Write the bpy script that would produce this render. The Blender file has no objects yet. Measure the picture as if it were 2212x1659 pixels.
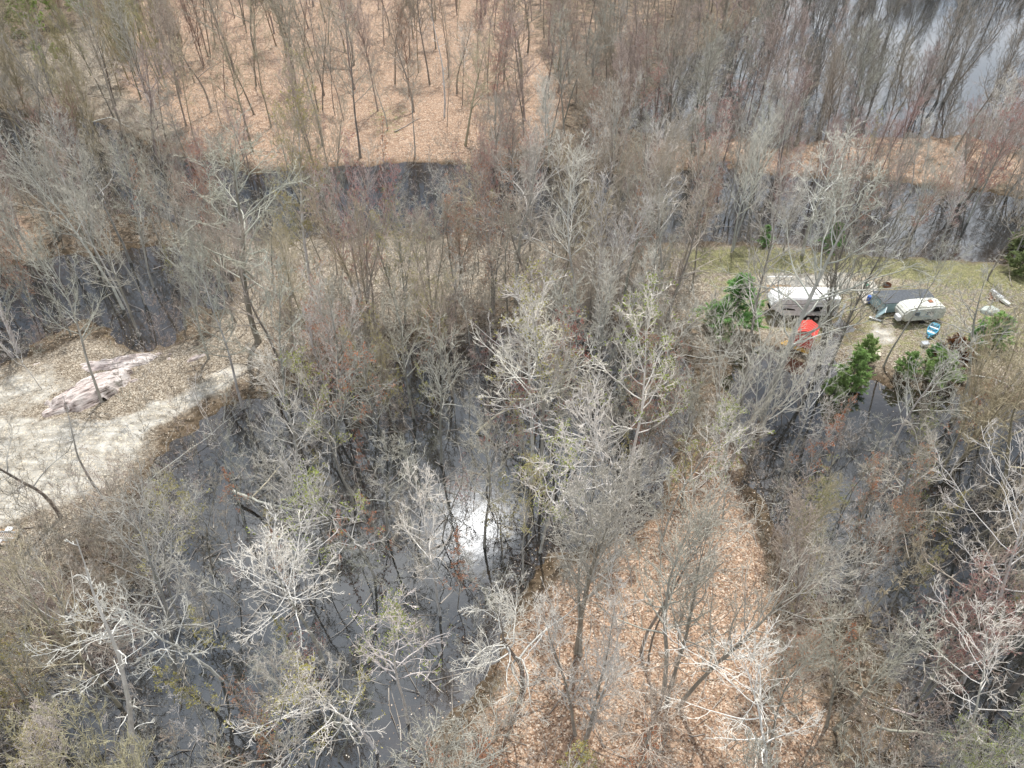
import bpy, bmesh, math, random
import numpy as np
from mathutils import Vector, Matrix

# ------------------------------------------------------------------ camera, sky, sun, exposure
SC = bpy.context.scene
COL = SC.collection
CAM_H = 50.0; PITCH = math.radians(41.0); FPX = 1587.0; IW, IH = 2212.0, 1659.0
cam = bpy.data.cameras.new("camera")
cam.sensor_width = 36.0; cam.lens = 36.0 * FPX / IW
cam.clip_start = 0.5; cam.clip_end = 8000
camo = bpy.data.objects.new("camera", cam); COL.objects.link(camo)
camo.location = (0, 0, CAM_H); camo.rotation_euler = (math.radians(90) - PITCH, 0, 0)
SC.camera = camo
SUN_EL = math.radians(70.0); SUN_AZ = math.radians(12.0)      # azimuth from +Y, clockwise positive
SUN_DIR = Vector((math.sin(SUN_AZ) * math.cos(SUN_EL), math.cos(SUN_AZ) * math.cos(SUN_EL), math.sin(SUN_EL)))
world = bpy.data.worlds.new("World"); SC.world = world; world.use_nodes = True
def ramp_w(nt, fac, a, va, b, vb):
    m = nt.nodes.new('ShaderNodeMapRange'); nt.links.new(fac, m.inputs[0])
    for i, v in zip((1, 2, 3, 4), (a, b, va, vb)): m.inputs[i].default_value = v
    return m.outputs[0]
def build_world():
    nt = world.node_tree; nt.nodes.clear(); N = nt.nodes.new; L = nt.links.new
    out = N('ShaderNodeOutputWorld'); bg = N('ShaderNodeBackground'); bg.inputs['Strength'].default_value = 0.12
    sky = N('ShaderNodeTexSky'); sky.sky_type = 'NISHITA'; sky.sun_disc = False
    sky.sun_elevation = SUN_EL; sky.sun_rotation = SUN_AZ
    tc = N('ShaderNodeTexCoord')
    mp = N('ShaderNodeMapping'); mp.inputs['Scale'].default_value = (1, 1, 1.9)
    L(tc.outputs['Generated'], mp.inputs['Vector'])
    n1 = N('ShaderNodeTexNoise'); n1.inputs['Scale'].default_value = 2.6; n1.inputs['Detail'].default_value = 8
    n1.inputs['Roughness'].default_value = 0.58; L(mp.outputs[0], n1.inputs['Vector'])
    r1 = N('ShaderNodeValToRGB'); r1.color_ramp.elements[0].position = 0.36; r1.color_ramp.elements[1].position = 0.60
    L(n1.outputs['Fac'], r1.inputs[0])
    n2 = N('ShaderNodeTexNoise'); n2.inputs['Scale'].default_value = 5.5; n2.inputs['Detail'].default_value = 7
    L(mp.outputs[0], n2.inputs['Vector'])
    r2 = N('ShaderNodeValToRGB'); e = r2.color_ramp.elements
    e[0].position = 0.35; e[0].color = (6.6, 7.6, 9.0, 1); e[1].position = 0.66; e[1].color = (14.5, 14.8, 15.2, 1)
    L(n2.outputs['Fac'], r2.inputs[0])
    mx = N('ShaderNodeMix'); mx.data_type = 'RGBA'
    L(r2.outputs[0], mx.inputs['B'])
    # the brightest, thinnest part of the cloud, ahead and high; broken up by the same cloud noise
    CLD = Vector((math.sin(math.radians(-4.5)) * math.cos(math.radians(52)), math.cos(math.radians(-4.5)) * math.cos(math.radians(52)), math.sin(math.radians(52))))
    dt = N('ShaderNodeVectorMath'); dt.operation = 'DOT_PRODUCT'; L(tc.outputs['Generated'], dt.inputs[0]); dt.inputs[1].default_value = CLD
    pw = N('ShaderNodeMath'); pw.operation = 'POWER'; L(dt.outputs['Value'], pw.inputs[0]); pw.inputs[1].default_value = 1100
    pc = N('ShaderNodeMath'); pc.operation = 'MAXIMUM'; L(pw.outputs[0], pc.inputs[0]); pc.inputs[1].default_value = 0
    ml = N('ShaderNodeMath'); ml.operation = 'MULTIPLY'; L(pc.outputs[0], ml.inputs[0]); ml.inputs[1].default_value = 1.0
    r3 = ramp_w(nt, n2.outputs['Fac'], 0.42, 4.0, 0.66, 75.0); L(r3, ml.inputs[1])
    # thinner cloud and cloud banks
    cf = r1.outputs[0]
    veil = N('ShaderNodeMix'); veil.data_type = 'RGBA'; veil.inputs['Factor'].default_value = 0.6; veil.inputs['B'].default_value = (1.3, 1.4, 1.5, 1)
    L(sky.outputs[0], veil.inputs['A']); L(veil.outputs['Result'], mx.inputs['A'])
    for az, el, p, op in ((-40, 34, 10, 'SUBTRACT'), (-10, 22, 22, 'SUBTRACT'), (31, 17, 26, 'ADD'), (-22, 57, 9, 'ADD')):
        g = N('ShaderNodeVectorMath'); g.operation = 'DOT_PRODUCT'; L(tc.outputs['Generated'], g.inputs[0])
        az, el = math.radians(az), math.radians(el); g.inputs[1].default_value = (math.sin(az) * math.cos(el), math.cos(az) * math.cos(el), math.sin(el))
        mxm = N('ShaderNodeMath'); mxm.operation = 'MAXIMUM'; L(g.outputs['Value'], mxm.inputs[0]); mxm.inputs[1].default_value = 0
        pq = N('ShaderNodeMath'); pq.operation = 'POWER'; L(mxm.outputs[0], pq.inputs[0]); pq.inputs[1].default_value = p
        sb = N('ShaderNodeMath'); sb.operation = op; sb.use_clamp = True; L(cf, sb.inputs[0]); L(pq.outputs[0], sb.inputs[1]); cf = sb.outputs[0]
    L(cf, mx.inputs['Factor'])
    sc_ = N('ShaderNodeMix'); sc_.data_type = 'RGBA'; sc_.blend_type = 'ADD'; sc_.inputs['Factor'].default_value = 1
    L(mx.outputs['Result'], sc_.inputs['A']); L(ml.outputs[0], sc_.inputs['B'])
    L(sc_.outputs['Result'], bg.inputs['Color']); L(bg.outputs[0], out.inputs[0])
build_world()
sun = bpy.data.lights.new("sun", 'SUN'); sun.energy = 3.9; sun.angle = math.radians(0.9); sun.color = (1.0, 0.965, 0.90)
suno = bpy.data.objects.new("sun", sun); COL.objects.link(suno)
suno.rotation_euler = (-SUN_DIR).to_track_quat('-Z', 'Y').to_euler(); suno.location = (0, 60, 90)
SC.view_settings.view_transform = 'Standard'; SC.view_settings.look = 'None'
SC.view_settings.gamma = 1; SC.view_settings.use_curve_mapping = False
SC.view_settings.exposure = 0.24

# ------------------------------------------------------------------ surveying helpers (photo point -> place on the ground)
CT, ST = math.cos(PITCH), math.sin(PITCH)
def ground_at(px, py, z=0.0):
    a = (px - IW / 2) / FPX; b = -(py - IH / 2) / FPX
    t = (z - CAM_H) / (-ST + b * CT)
    return Vector((a * t, (CT + b * ST) * t, z))
def seen_at(x, y, z):
    v = z - CAM_H; fz = y * CT - v * ST; u = y * ST + v * CT
    return IW / 2 + FPX * x / fz, IH / 2 - FPX * u / fz
def height_to(x, y, top):
    best = 6.0; bd = 1e9
    for k in range(20, 320):
        d = abs(seen_at(x, y, k / 10)[1] - top)
        if d < bd: bd = d; best = k / 10
    return best
rng = np.random.default_rng(11); RND = random.Random(5)

# ------------------------------------------------------------------ object helpers
def link(o, parent=None):
    COL.objects.link(o)
    if parent is not None: o.parent = parent
    return o
def tag(o, label, cat=None, group=None):
    o['label'] = label
    if cat: o['category'] = cat
    if group: o['group'] = group
    return o
def thing(name, label, cat, loc, rz=0.0, group=None, tilt=(0, 0)):
    o = bpy.data.objects.new(name, None); o.empty_display_size = 0.3; COL.objects.link(o)
    o.location = loc; o.rotation_euler = (tilt[0], tilt[1], rz)
    return tag(o, label, cat, group)
def mesh_np(name, V, F, mats=None, smooth=False, attr=None, mat_idx=None):
    """V (n,3); F list of (m,k) int arrays"""
    me = bpy.data.meshes.new(name)
    me.vertices.add(len(V)); me.vertices.foreach_set('co', np.ascontiguousarray(V, dtype=np.float32).ravel())
    nl = sum(f.size for f in F); nf = sum(len(f) for f in F)
    me.loops.add(nl); me.polygons.add(nf)
    li = np.concatenate([f.ravel() for f in F]).astype(np.int32)
    tot = np.concatenate([np.full(len(f), f.shape[1]) for f in F]).astype(np.int32)
    st = np.concatenate([[0], np.cumsum(tot)[:-1]]).astype(np.int32)
    me.loops.foreach_set('vertex_index', li); me.polygons.foreach_set('loop_start', st)
    if smooth: me.polygons.foreach_set('use_smooth', np.ones(nf, dtype=bool))
    if mat_idx is not None: me.polygons.foreach_set('material_index', mat_idx.astype(np.int32))
    me.update(calc_edges=True)
    for m in (mats or []): me.materials.append(m)
    for k, a in (attr or {}).items():
        if a.ndim == 1:
            at = me.attributes.new(k, 'FLOAT', 'POINT'); at.data.foreach_set('value', a.astype(np.float32))
        else:
            at = me.attributes.new(k, 'FLOAT_COLOR', 'POINT'); at.data.foreach_set('color', a.astype(np.float32).ravel())
    return me

# ------------------------------------------------------------------ materials
def new_mat(name):
    m = bpy.data.materials.new(name); m.use_nodes = True
    nt = m.node_tree; b = nt.nodes['Principled BSDF']
    return m, nt, b
def noise(nt, scale, detail=4, rough=0.55, coord='Object', stretch=None):
    tc = nt.nodes.new('ShaderNodeTexCoord'); n = nt.nodes.new('ShaderNodeTexNoise')
    n.inputs['Scale'].default_value = scale; n.inputs['Detail'].default_value = detail; n.inputs['Roughness'].default_value = rough
    if stretch:
        mp = nt.nodes.new('ShaderNodeMapping'); mp.inputs['Scale'].default_value = stretch
        nt.links.new(tc.outputs[coord], mp.inputs[0]); nt.links.new(mp.outputs[0], n.inputs['Vector'])
    else: nt.links.new(tc.outputs[coord], n.inputs['Vector'])
    return n
def ramp(nt, fac, stops):
    r = nt.nodes.new('ShaderNodeValToRGB'); e = r.color_ramp.elements
    while len(e) < len(stops): e.new(0.5)
    for i, (p, c) in enumerate(stops):
        e[i].position = p; e[i].color = (*c, 1)
    nt.links.new(fac, r.inputs[0]); return r
def mixc(nt, fac, a, b, blend='MIX'):
    m = nt.nodes.new('ShaderNodeMix'); m.data_type = 'RGBA'; m.blend_type = blend
    for k, v in (('Factor', fac), ('A', a), ('B', b)):
        if isinstance(v, (int, float)): m.inputs[k].default_value = v
        elif isinstance(v, tuple): m.inputs[k].default_value = (*v, 1)
        else: nt.links.new(v, m.inputs[k])
    return m.outputs['Result']
def bump(nt, b, h, strength=0.5, dist=0.05):
    n = nt.nodes.new('ShaderNodeBump'); n.inputs['Strength'].default_value = strength; n.inputs['Distance'].default_value = dist
    nt.links.new(h, n.inputs['Height']); nt.links.new(n.outputs[0], b.inputs['Normal'])
def simple_mat(name, col, rough=0.6, var=0.15, scale=3.0, metal=0.0, dirt=None):
    m, nt, b = new_mat(name)
    n = noise(nt, scale, 5)
    lo = tuple(c * (1 - var) for c in col); hi = tuple(min(1, c * (1 + var)) for c in col)
    r = ramp(nt, n.outputs['Fac'], [(0.3, lo), (0.7, hi)])
    c = r.outputs[0]
    if dirt:
        n2 = noise(nt, scale * 2.3, 8, 0.7)
        r2 = ramp(nt, n2.outputs['Fac'], [(0.5, (0, 0, 0)), (0.68, (1, 1, 1))])
        c = mixc(nt, r2.outputs[0], c, dirt)
    nt.links.new(c, b.inputs['Base Color']); b.inputs['Roughness'].default_value = rough; b.inputs['Metallic'].default_value = metal
    return m
def bark_mat(name, spec=0.5, rough=0.5):
    m, nt, b = new_mat(name)
    oi = nt.nodes.new('ShaderNodeObjectInfo')
    n = noise(nt, 2.2, 6, 0.7, stretch=(1, 1, 0.35))
    r = ramp(nt, n.outputs['Fac'], [(0.3, (0.5, 0.49, 0.47)), (0.62, (1.05, 1.04, 1.02))])
    c = mixc(nt, 1.0, oi.outputs['Color'], r.outputs[0], 'MULTIPLY')
    n2 = noise(nt, 0.9, 5, 0.6)      # lichen and moss patches
    r2 = ramp(nt, n2.outputs['Fac'], [(0.55, (0, 0, 0)), (0.72, (0.45, 0.45, 0.45))])
    c = mixc(nt, r2.outputs[0], c, (0.24, 0.26, 0.19))
    nt.links.new(c, b.inputs['Base Color']); b.inputs['Roughness'].default_value = rough
    b.inputs['Specular IOR Level'].default_value = spec
    bump(nt, b, n.outputs['Fac'], 0.6, 0.03)
    return m
def twig_mat(name):
    m, nt, b = new_mat(name)
    oi = nt.nodes.new('ShaderNodeObjectInfo')
    at = nt.nodes.new('ShaderNodeAttribute'); at.attribute_name = 'tip'
    n = noise(nt, 0.35, 3)
    r = ramp(nt, n.outputs['Fac'], [(0.3, (0.78, 0.78, 0.78)), (0.7, (1.15, 1.13, 1.1))])
    base = mixc(nt, at.outputs['Fac'], (1, 1, 1), (0.99, 0.94, 0.87))
    c = mixc(nt, 1.0, oi.outputs['Color'], base, 'MULTIPLY')
    c = mixc(nt, 1.0, c, r.outputs[0], 'MULTIPLY')
    nt.links.new(c, b.inputs['Base Color']); b.inputs['Roughness'].default_value = 0.45
    return m
def bud_mat(name):
    m, nt, b = new_mat(name)
    oi = nt.nodes.new('ShaderNodeObjectInfo')
    n = noise(nt, 1.6, 3)
    r = ramp(nt, n.outputs['Fac'], [(0.3, (0.65, 0.65, 0.65)), (0.7, (1.3, 1.3, 1.2))])
    c = mixc(nt, 1.0, oi.outputs['Color'], r.outputs[0], 'MULTIPLY')
    nt.links.new(c, b.inputs['Base Color']); b.inputs['Roughness'].default_value = 0.6
    tr = nt.nodes.new('ShaderNodeBsdfTranslucent'); nt.links.new(c, tr.inputs[0])
    mx = nt.nodes.new('ShaderNodeMixShader'); mx.inputs[0].default_value = 0.4
    nt.links.new(b.outputs[0], mx.inputs[1]); nt.links.new(tr.outputs[0], mx.inputs[2])
    nt.links.new(mx.outputs[0], nt.nodes['Material Output'].inputs[0])
    return m
M_BARK = bark_mat('bark'); M_TWIG = twig_mat('twig_bark'); M_BUD = bud_mat('bud_and_young_leaf')

def ground_mat():
    m, nt, b = new_mat('forest_floor')
    L = nt.links.new
    tc = nt.nodes.new('ShaderNodeTexCoord')
    def vor(s, rnd=1.0):
        v = nt.nodes.new('ShaderNodeTexVoronoi'); v.inputs['Scale'].default_value = s; v.inputs['Randomness'].default_value = rnd
        L(tc.outputs['Object'], v.inputs['Vector']); return v
    def attr(n):
        a = nt.nodes.new('ShaderNodeAttribute'); a.attribute_name = n; return a
    v1 = vor(9.5); s1 = nt.nodes.new('ShaderNodeSeparateColor'); L(v1.outputs['Color'], s1.inputs[0])
    v2 = vor(3.1); s2 = nt.nodes.new('ShaderNodeSeparateColor'); L(v2.outputs['Color'], s2.inputs[0])
    nl = noise(nt, 0.35, 6, 0.62); nm = noise(nt, 1.3, 6, 0.7)
    # orange-brown fallen leaves
    orange = ramp(nt, s1.outputs[0], [(0.0, (0.13, 0.082, 0.055)), (0.30, (0.27, 0.172, 0.115)), (0.68, (0.40, 0.272, 0.19)), (0.92, (0.50, 0.39, 0.30)), (1.0, (0.64, 0.56, 0.48))])
    tan = ramp(nt, s1.outputs[0], [(0.0, (0.09, 0.07, 0.05)), (0.3, (0.20, 0.165, 0.125)), (0.7, (0.32, 0.27, 0.21)), (1.0, (0.52, 0.47, 0.40))])
    brown = ramp(nt, s2.outputs[0], [(0.0, (0.05, 0.038, 0.026)), (0.5, (0.12, 0.09, 0.062)), (1.0, (0.22, 0.17, 0.12))])
    grass = ramp(nt, s1.outputs[1], [(0.0, (0.10, 0.105, 0.045)), (0.6, (0.185, 0.18, 0.085)), (1.0, (0.30, 0.27, 0.16))])
    ntr = noise(nt, 1.1, 8, 0.7, stretch=(0.45, 1.0, 1))
    track = ramp(nt, ntr.outputs['Fac'], [(0.30, (0.20, 0.175, 0.14)), (0.44, (0.34, 0.315, 0.275)), (0.56, (0.46, 0.44, 0.40)), (0.72, (0.62, 0.605, 0.575))])
    A = {k: attr(k) for k in ('w_orange', 'w_tan', 'w_grass', 'w_track', 'depth', 'w_moss')}
    def soft(a, n=nl, gain=1.4):        # weight + noise, thresholded: ragged zone edges
        x = nt.nodes.new('ShaderNodeMath'); x.operation = 'SUBTRACT'; L(n.outputs['Fac'], x.inputs[0]); x.inputs[1].default_value = 0.5
        y = nt.nodes.new('ShaderNodeMath'); y.operation = 'MULTIPLY_ADD'; L(x.outputs[0], y.inputs[0]); y.inputs[1].default_value = gain; L(a.outputs['Fac'], y.inputs[2])
        z = nt.nodes.new('ShaderNodeMapRange'); z.interpolation_type = 'SMOOTHSTEP'; L(y.outputs[0], z.inputs[0]); z.inputs[1].default_value = 0.32; z.inputs[2].default_value = 0.68
        return z.outputs[0]
    c = brown.outputs[0]
    c = mixc(nt, soft(A['w_tan']), c, tan.outputs[0])
    c = mixc(nt, soft(A['w_orange'], nl, 1.2), c, orange.outputs[0])
    c = mixc(nt, soft(A['w_grass'], nm, 1.5), c, grass.outputs[0])
    # leaves strewn over the track
    lf = nt.nodes.new('ShaderNodeMath'); lf.operation = 'GREATER_THAN'; L(s1.outputs[2], lf.inputs[0]); lf.inputs[1].default_value = 0.88
    tr2 = mixc(nt, lf.outputs[0], track.outputs[0], (0.56, 0.50, 0.40))
    c = mixc(nt, soft(A['w_track'], nl, 1.3), c, tr2)
    big = ramp(nt, nm.outputs['Fac'], [(0.28, (0.58, 0.56, 0.54)), (0.5, (0.95, 0.95, 0.94)), (0.72, (1.25, 1.23, 1.2))])
    c = mixc(nt, 1.0, c, big.outputs[0], 'MULTIPLY')
    # moss, twig litter
    c = mixc(nt, soft(A['w_moss'], nm, 1.0), c, (0.13, 0.135, 0.035))
    # wet mud; pond bed painted darker with depth for light the water absorbs
    wet = nt.nodes.new('ShaderNodeMapRange'); L(A['depth'].outputs['Fac'], wet.inputs[0]); wet.inputs[1].default_value = -0.34; wet.inputs[2].default_value = 0.05
    c = mixc(nt, wet.outputs[0], c, mixc(nt, 0.72, c, (0.062, 0.040, 0.018)))
    deep = nt.nodes.new('ShaderNodeMapRange'); L(A['depth'].outputs['Fac'], deep.inputs[0]); deep.inputs[1].default_value = 0.25; deep.inputs[2].default_value = 0.75
    c = mixc(nt, deep.outputs[0], c, (0.016, 0.013, 0.009))
    L(c, b.inputs['Base Color']); b.inputs['Roughness'].default_value = 0.85
    b.inputs['Specular IOR Level'].default_value = 0.25
    bump(nt, b, v1.outputs['Distance'], 0.8, 0.05)
    return m
def water_mat():
    m, nt, b = new_mat('flood_water'); nt.nodes.remove(b); L = nt.links.new
    gl = nt.nodes.new('ShaderNodeBsdfGlossy'); gl.inputs['Roughness'].default_value = 0.02; gl.inputs['Color'].default_value = (1, 1, 1, 1)
    tr = nt.nodes.new('ShaderNodeBsdfTransparent'); tr.inputs[0].default_value = (0.62, 0.50, 0.33, 1)
    di = nt.nodes.new('ShaderNodeBsdfDiffuse'); di.inputs[0].default_value = (0.050, 0.058, 0.062, 1)
    fr = nt.nodes.new('ShaderNodeFresnel'); fr.inputs['IOR'].default_value = 2.0
    n1 = noise(nt, 0.9, 3, 0.5); n2 = noise(nt, 5.0, 2, 0.5)
    ad = nt.nodes.new('ShaderNodeMath'); ad.operation = 'MULTIPLY_ADD'; L(n2.outputs['Fac'], ad.inputs[0]); ad.inputs[1].default_value = 0.18; L(n1.outputs['Fac'], ad.inputs[2])
    bp = nt.nodes.new('ShaderNodeBump'); bp.inputs['Strength'].default_value = 0.10; bp.inputs['Distance'].default_value = 0.05; L(ad.outputs[0], bp.inputs['Height'])
    L(bp.outputs[0], gl.inputs['Normal']); L(bp.outputs[0], fr.inputs['Normal'])
    m1 = nt.nodes.new('ShaderNodeMixShader'); m1.inputs[0].default_value = 0.22
    L(tr.outputs[0], m1.inputs[1]); L(di.outputs[0], m1.inputs[2])
    m2 = nt.nodes.new('ShaderNodeMixShader'); L(fr.outputs[0], m2.inputs[0]); L(m1.outputs[0], m2.inputs[1]); L(gl.outputs[0], m2.inputs[2])
    L(m2.outputs[0], nt.nodes['Material Output'].inputs[0])
    return m

# ------------------------------------------------------------------ terrain: land, channels and ponds
WATER = [   # outlines of the flooded parts, read off the photograph
 [(-500,190),(0,225),(200,255),(300,300),(400,340),(470,352),(560,372),(640,368),(740,355),(850,352),(960,352),(1080,366),(1200,360),(1330,372),(1450,378),(1510,368),(1535,352),(1575,350),(1600,372),(1720,378),(1850,388),(1905,385),(2000,405),(2212,425),(2700,470),
  (2700,600),(2212,568),(2000,556),(1850,545),(1700,532),(1610,524),(1500,524),(1380,530),(1250,524),(1140,516),(1020,502),(930,512),(840,500),(740,520),(690,512),(610,524),(560,522),(500,505),(400,490),(300,470),(150,440),(0,395),(-500,330)],
 [(1330,270),(1400,190),(1450,130),(1600,60),(1720,-60),(2000,-60),(2800,-60),(2900,420),(2400,345),(2212,322),(2080,292),(1990,300),(1880,296),(1800,305),(1720,318),(1660,325),(1590,300),(1500,308),(1430,306)],
 [(-300,600),(0,575),(120,556),(200,545),(330,528),(420,540),(452,575),(500,590),(520,640),(470,672),(425,668),(410,705),(395,745),(330,765),(270,762),(235,728),(180,700),(100,742),(30,775),(-300,880)],
 [(560,850),(610,826),(680,806),(790,770),(900,738),(1050,716),(1150,690),(1230,655),(1290,650),(1350,700),(1420,750),(1490,770),(1520,830),(1525,900),(1480,990),(1445,1080),(1350,1160),(1210,1215),(1130,1290),(1105,1370),(1078,1480),(1000,1560),(930,1620),(860,1800),(-400,1800),(-300,1560),(60,1500),(170,1400),(290,1270),(270,1150),(300,1060),(350,960),(430,890)],
 [(1580,770),(1640,745),(1700,752),(1728,772),(1745,735),(1778,733),(1792,712),(1812,690),(1835,705),(1815,760),(1860,806),(1960,832),(2100,850),(2212,870),(3000,1000),(3200,2300),(2060,2300),(1990,1640),(1930,1500),(1885,1420),(1850,1345),(1760,1315),(1690,1290),(1660,1180),(1625,1070),(1580,1000),(1560,930),(1550,830)],
]
def poly_world(pl): return np.array([ground_at(*p)[:2] for p in pl])
def signed_dist(X, Y, poly):
    """positive inside"""
    n = len(poly); d2 = np.full(X.shape, 1e18); ins = np.zeros(X.shape, bool)
    for i in range(n):
        x1, y1 = poly[i]; x2, y2 = poly[(i + 1) % n]
        ex, ey = x2 - x1, y2 - y1
        t = np.clip(((X - x1) * ex + (Y - y1) * ey) / (ex * ex + ey * ey + 1e-12), 0, 1)
        d2 = np.minimum(d2, (X - x1 - t * ex) ** 2 + (Y - y1 - t * ey) ** 2)
        if y1 != y2:
            c = ((y1 > Y) != (y2 > Y)) & (X < (x2 - x1) * (Y - y1) / (y2 - y1) + x1)
            ins ^= c
    d = np.sqrt(d2)
    return np.where(ins, d, -d)
def vnoise(X, Y, s, seed):
    r = np.random.default_rng(seed); T = r.random((256, 256))
    x = X / s; y = Y / s; xi = np.floor(x).astype(int); yi = np.floor(y).astype(int)
    fx = x - xi; fy = y - yi; fx = fx * fx * (3 - 2 * fx); fy = fy * fy * (3 - 2 * fy)
    g = lambda a, b: T[a % 256, b % 256]
    return (g(xi, yi) * (1 - fx) + g(xi + 1, yi) * fx) * (1 - fy) + (g(xi, yi + 1) * (1 - fx) + g(xi + 1, yi + 1) * fx) * fy - 0.5
WPOLY = [poly_world(p) for p in WATER]
def zone(X, Y, pl, soft=2.5):
    return np.clip(0.5 + signed_dist(X, Y, poly_world(pl)) / (2 * soft), 0, 1)
def water_dist(X, Y):
    d = np.full(X.shape, -1e9)
    for p in WPOLY: d = np.maximum(d, signed_dist(X, Y, p))
    return d
def terrain_z(X, Y):
    d = water_dist(X, Y)
    d = d + 1.3 * vnoise(X, Y, 2.6, 1) + 1.3 * vnoise(X, Y, 1.0, 2) + 1.6 * vnoise(X, Y, 6.0, 3)
    land = 0.12 + 0.9 * (1 - np.exp(np.minimum(d, 0) / 7.0)) + 0.35 * (vnoise(X, Y, 9, 4) + 0.5) * np.clip(-d / 4, 0, 1) + 0.12 * vnoise(X, Y, 1.7, 5)
    bed = 0.05 - 0.17 * np.maximum(d, 0) ** 0.9
    t = np.clip((d + 0.5) / 1.0, 0, 1)
    z = land * (1 - t) + np.maximum(bed, -1.6) * t
    # brown shallows on the right of the dark pond
    sh = zone(X, Y, [(190,705),(300,668),(430,600),(470,570),(520,600),(530,660),(440,740),(290,775),(230,740)], 2.0)
    z = np.where((z < 0) & (sh > 0), np.maximum(z, -0.34 * sh - 1.2 * (1 - sh)), z)
    return z
def axis(step, lim, mid, lim2, grow, end):
    a = list(np.arange(0, lim, step)); 
    while a[-1] < lim2: a.append(a[-1] + mid)
    s = mid
    while a[-1] < end: s *= grow; a.append(a[-1] + s)
    return np.array(a)
def build_ground():
    ax = axis(0.5, 78, 1.3, 170, 1.35, 4000); xs = np.concatenate([-ax[:0:-1], ax])
    ay = axis(0.5, 112, 1.2, 270, 1.35, 5000); ys = np.concatenate([-axis(2, 20, 8, 60, 1.5, 3000)[:0:-1], ay]) + 6
    X, Y = np.meshgrid(xs, ys); Z = terrain_z(X, Y)
    V = np.stack([X.ravel(), Y.ravel(), Z.ravel()], 1); nx, ny = len(xs), len(ys)
    i = (np.arange(ny - 1)[:, None] * nx + np.arange(nx - 1)[None, :]).ravel()
    F = np.stack([i, i + 1, i + 1 + nx, i + nx], 1)
    zo = lambda pl, s=3.0: zone(X, Y, pl, s).ravel()
    w_or = np.maximum.reduce([
        zo([(330,-60),(1130,-60),(1160,120),(1230,230),(1170,330),(1000,350),(560,365),(450,330),(260,200)], 4) , 0.42 * zo([(1000,-80),(1620,-80),(1480,60),(1330,200),(1250,330),(1000,340)], 10),
        zo([(1500,960),(1560,930),(1620,1130),(1660,1300),(1720,1400),(1760,1500),(1800,1800),(900,1800),(1060,1500),(1110,1350),(1330,1170)], 2),
        0.62 * zo([(1400,300),(2400,280),(2500,440),(1900,395),(1400,370)], 2),
        0.55 * zo([(-200,620),(120,560),(60,420),(-200,380)], 3)])
    w_tan = np.maximum.reduce([
        zo([(430,490),(700,520),(1000,520),(1500,530),(1640,620),(1500,700),(1150,640),(1000,680),(700,760),(500,840),(430,760),(520,640)], 2),
        0.72 * zo([(-300,800),(30,780),(200,735),(440,740),(600,800),(400,900),(300,1050),(240,1160),(0,1400),(-300,1500)], 2),
        0.8 * zo([(1450,530),(2300,560),(2300,850),(1800,800),(1500,760)], 3),
        0.6 * zo([(-200,200),(330,0),(560,360),(400,330),(0,230)], 4)])
    w_gr = np.maximum.reduce([
        0.72 * zo([(1440,540),(1620,535),(2000,556),(2300,580),(2300,655),(2060,640),(1850,605),(1640,610),(1500,608)], 1.2),
        0.50 * zo([(1480,600),(2250,620),(2250,820),(1850,780),(1560,700)], 2),
        0.35 * zo([(180,735),(300,765),(250,720),(230,700)], 1.5),
        0.40 * zo([(780,240),(900,240),(880,310),(800,310)], 2), 0.4 * zo([(380,225),(440,225),(430,250),(380,250)], 2)])
    w_tr = np.maximum.reduce([
        zo([(-300,960),(0,915),(80,915),(230,930),(310,915),(320,960),(240,1055),(130,1110),(-300,1290)], 1.4),
        0.8 * zo([(200,930),(300,895),(400,850),(520,792),(560,800),(480,850),(370,915),(260,985),(180,1000)], 1.0),
        0.55 * zo([(-300,830),(60,800),(150,790),(180,850),(40,920),(-300,1000)], 1.5),
        0.6 * zo([(1860,690),(1940,700),(1930,760),(1880,750)], 1.0), 0.7*zo([(1640,600),(1830,600),(1860,640),(1640,640)], 1)])
    dep = -Z.ravel()
    moss = np.clip(0.62 * np.exp(-((Z.ravel() - 0.2) / 0.16) ** 2) * (vnoise(X, Y, 5, 9).ravel() + 0.5), 0, 1) * 0.6
    me = mesh_np('ground', V, [F], [ground_mat()], True, dict(w_orange=w_or, w_tan=w_tan, w_grass=w_gr, w_track=w_tr, depth=dep, w_moss=moss))
    o = link(bpy.data.objects.new('ground', me)); o['kind'] = 'structure'
    o['label'] = 'leaf-strewn low ground with gravel track and grassy clearing'
    S = 4200.0
    wm = mesh_np('water', np.array([(-S, -S, 0), (S, -S, 0), (S, S, 0), (-S, S, 0)]), [np.array([[0, 1, 2, 3]])], [water_mat()])
    w = link(bpy.data.objects.new('water', wm)); w['kind'] = 'structure'; w['label'] = 'still dark flood water in channels and between trees'
build_ground()

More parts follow.
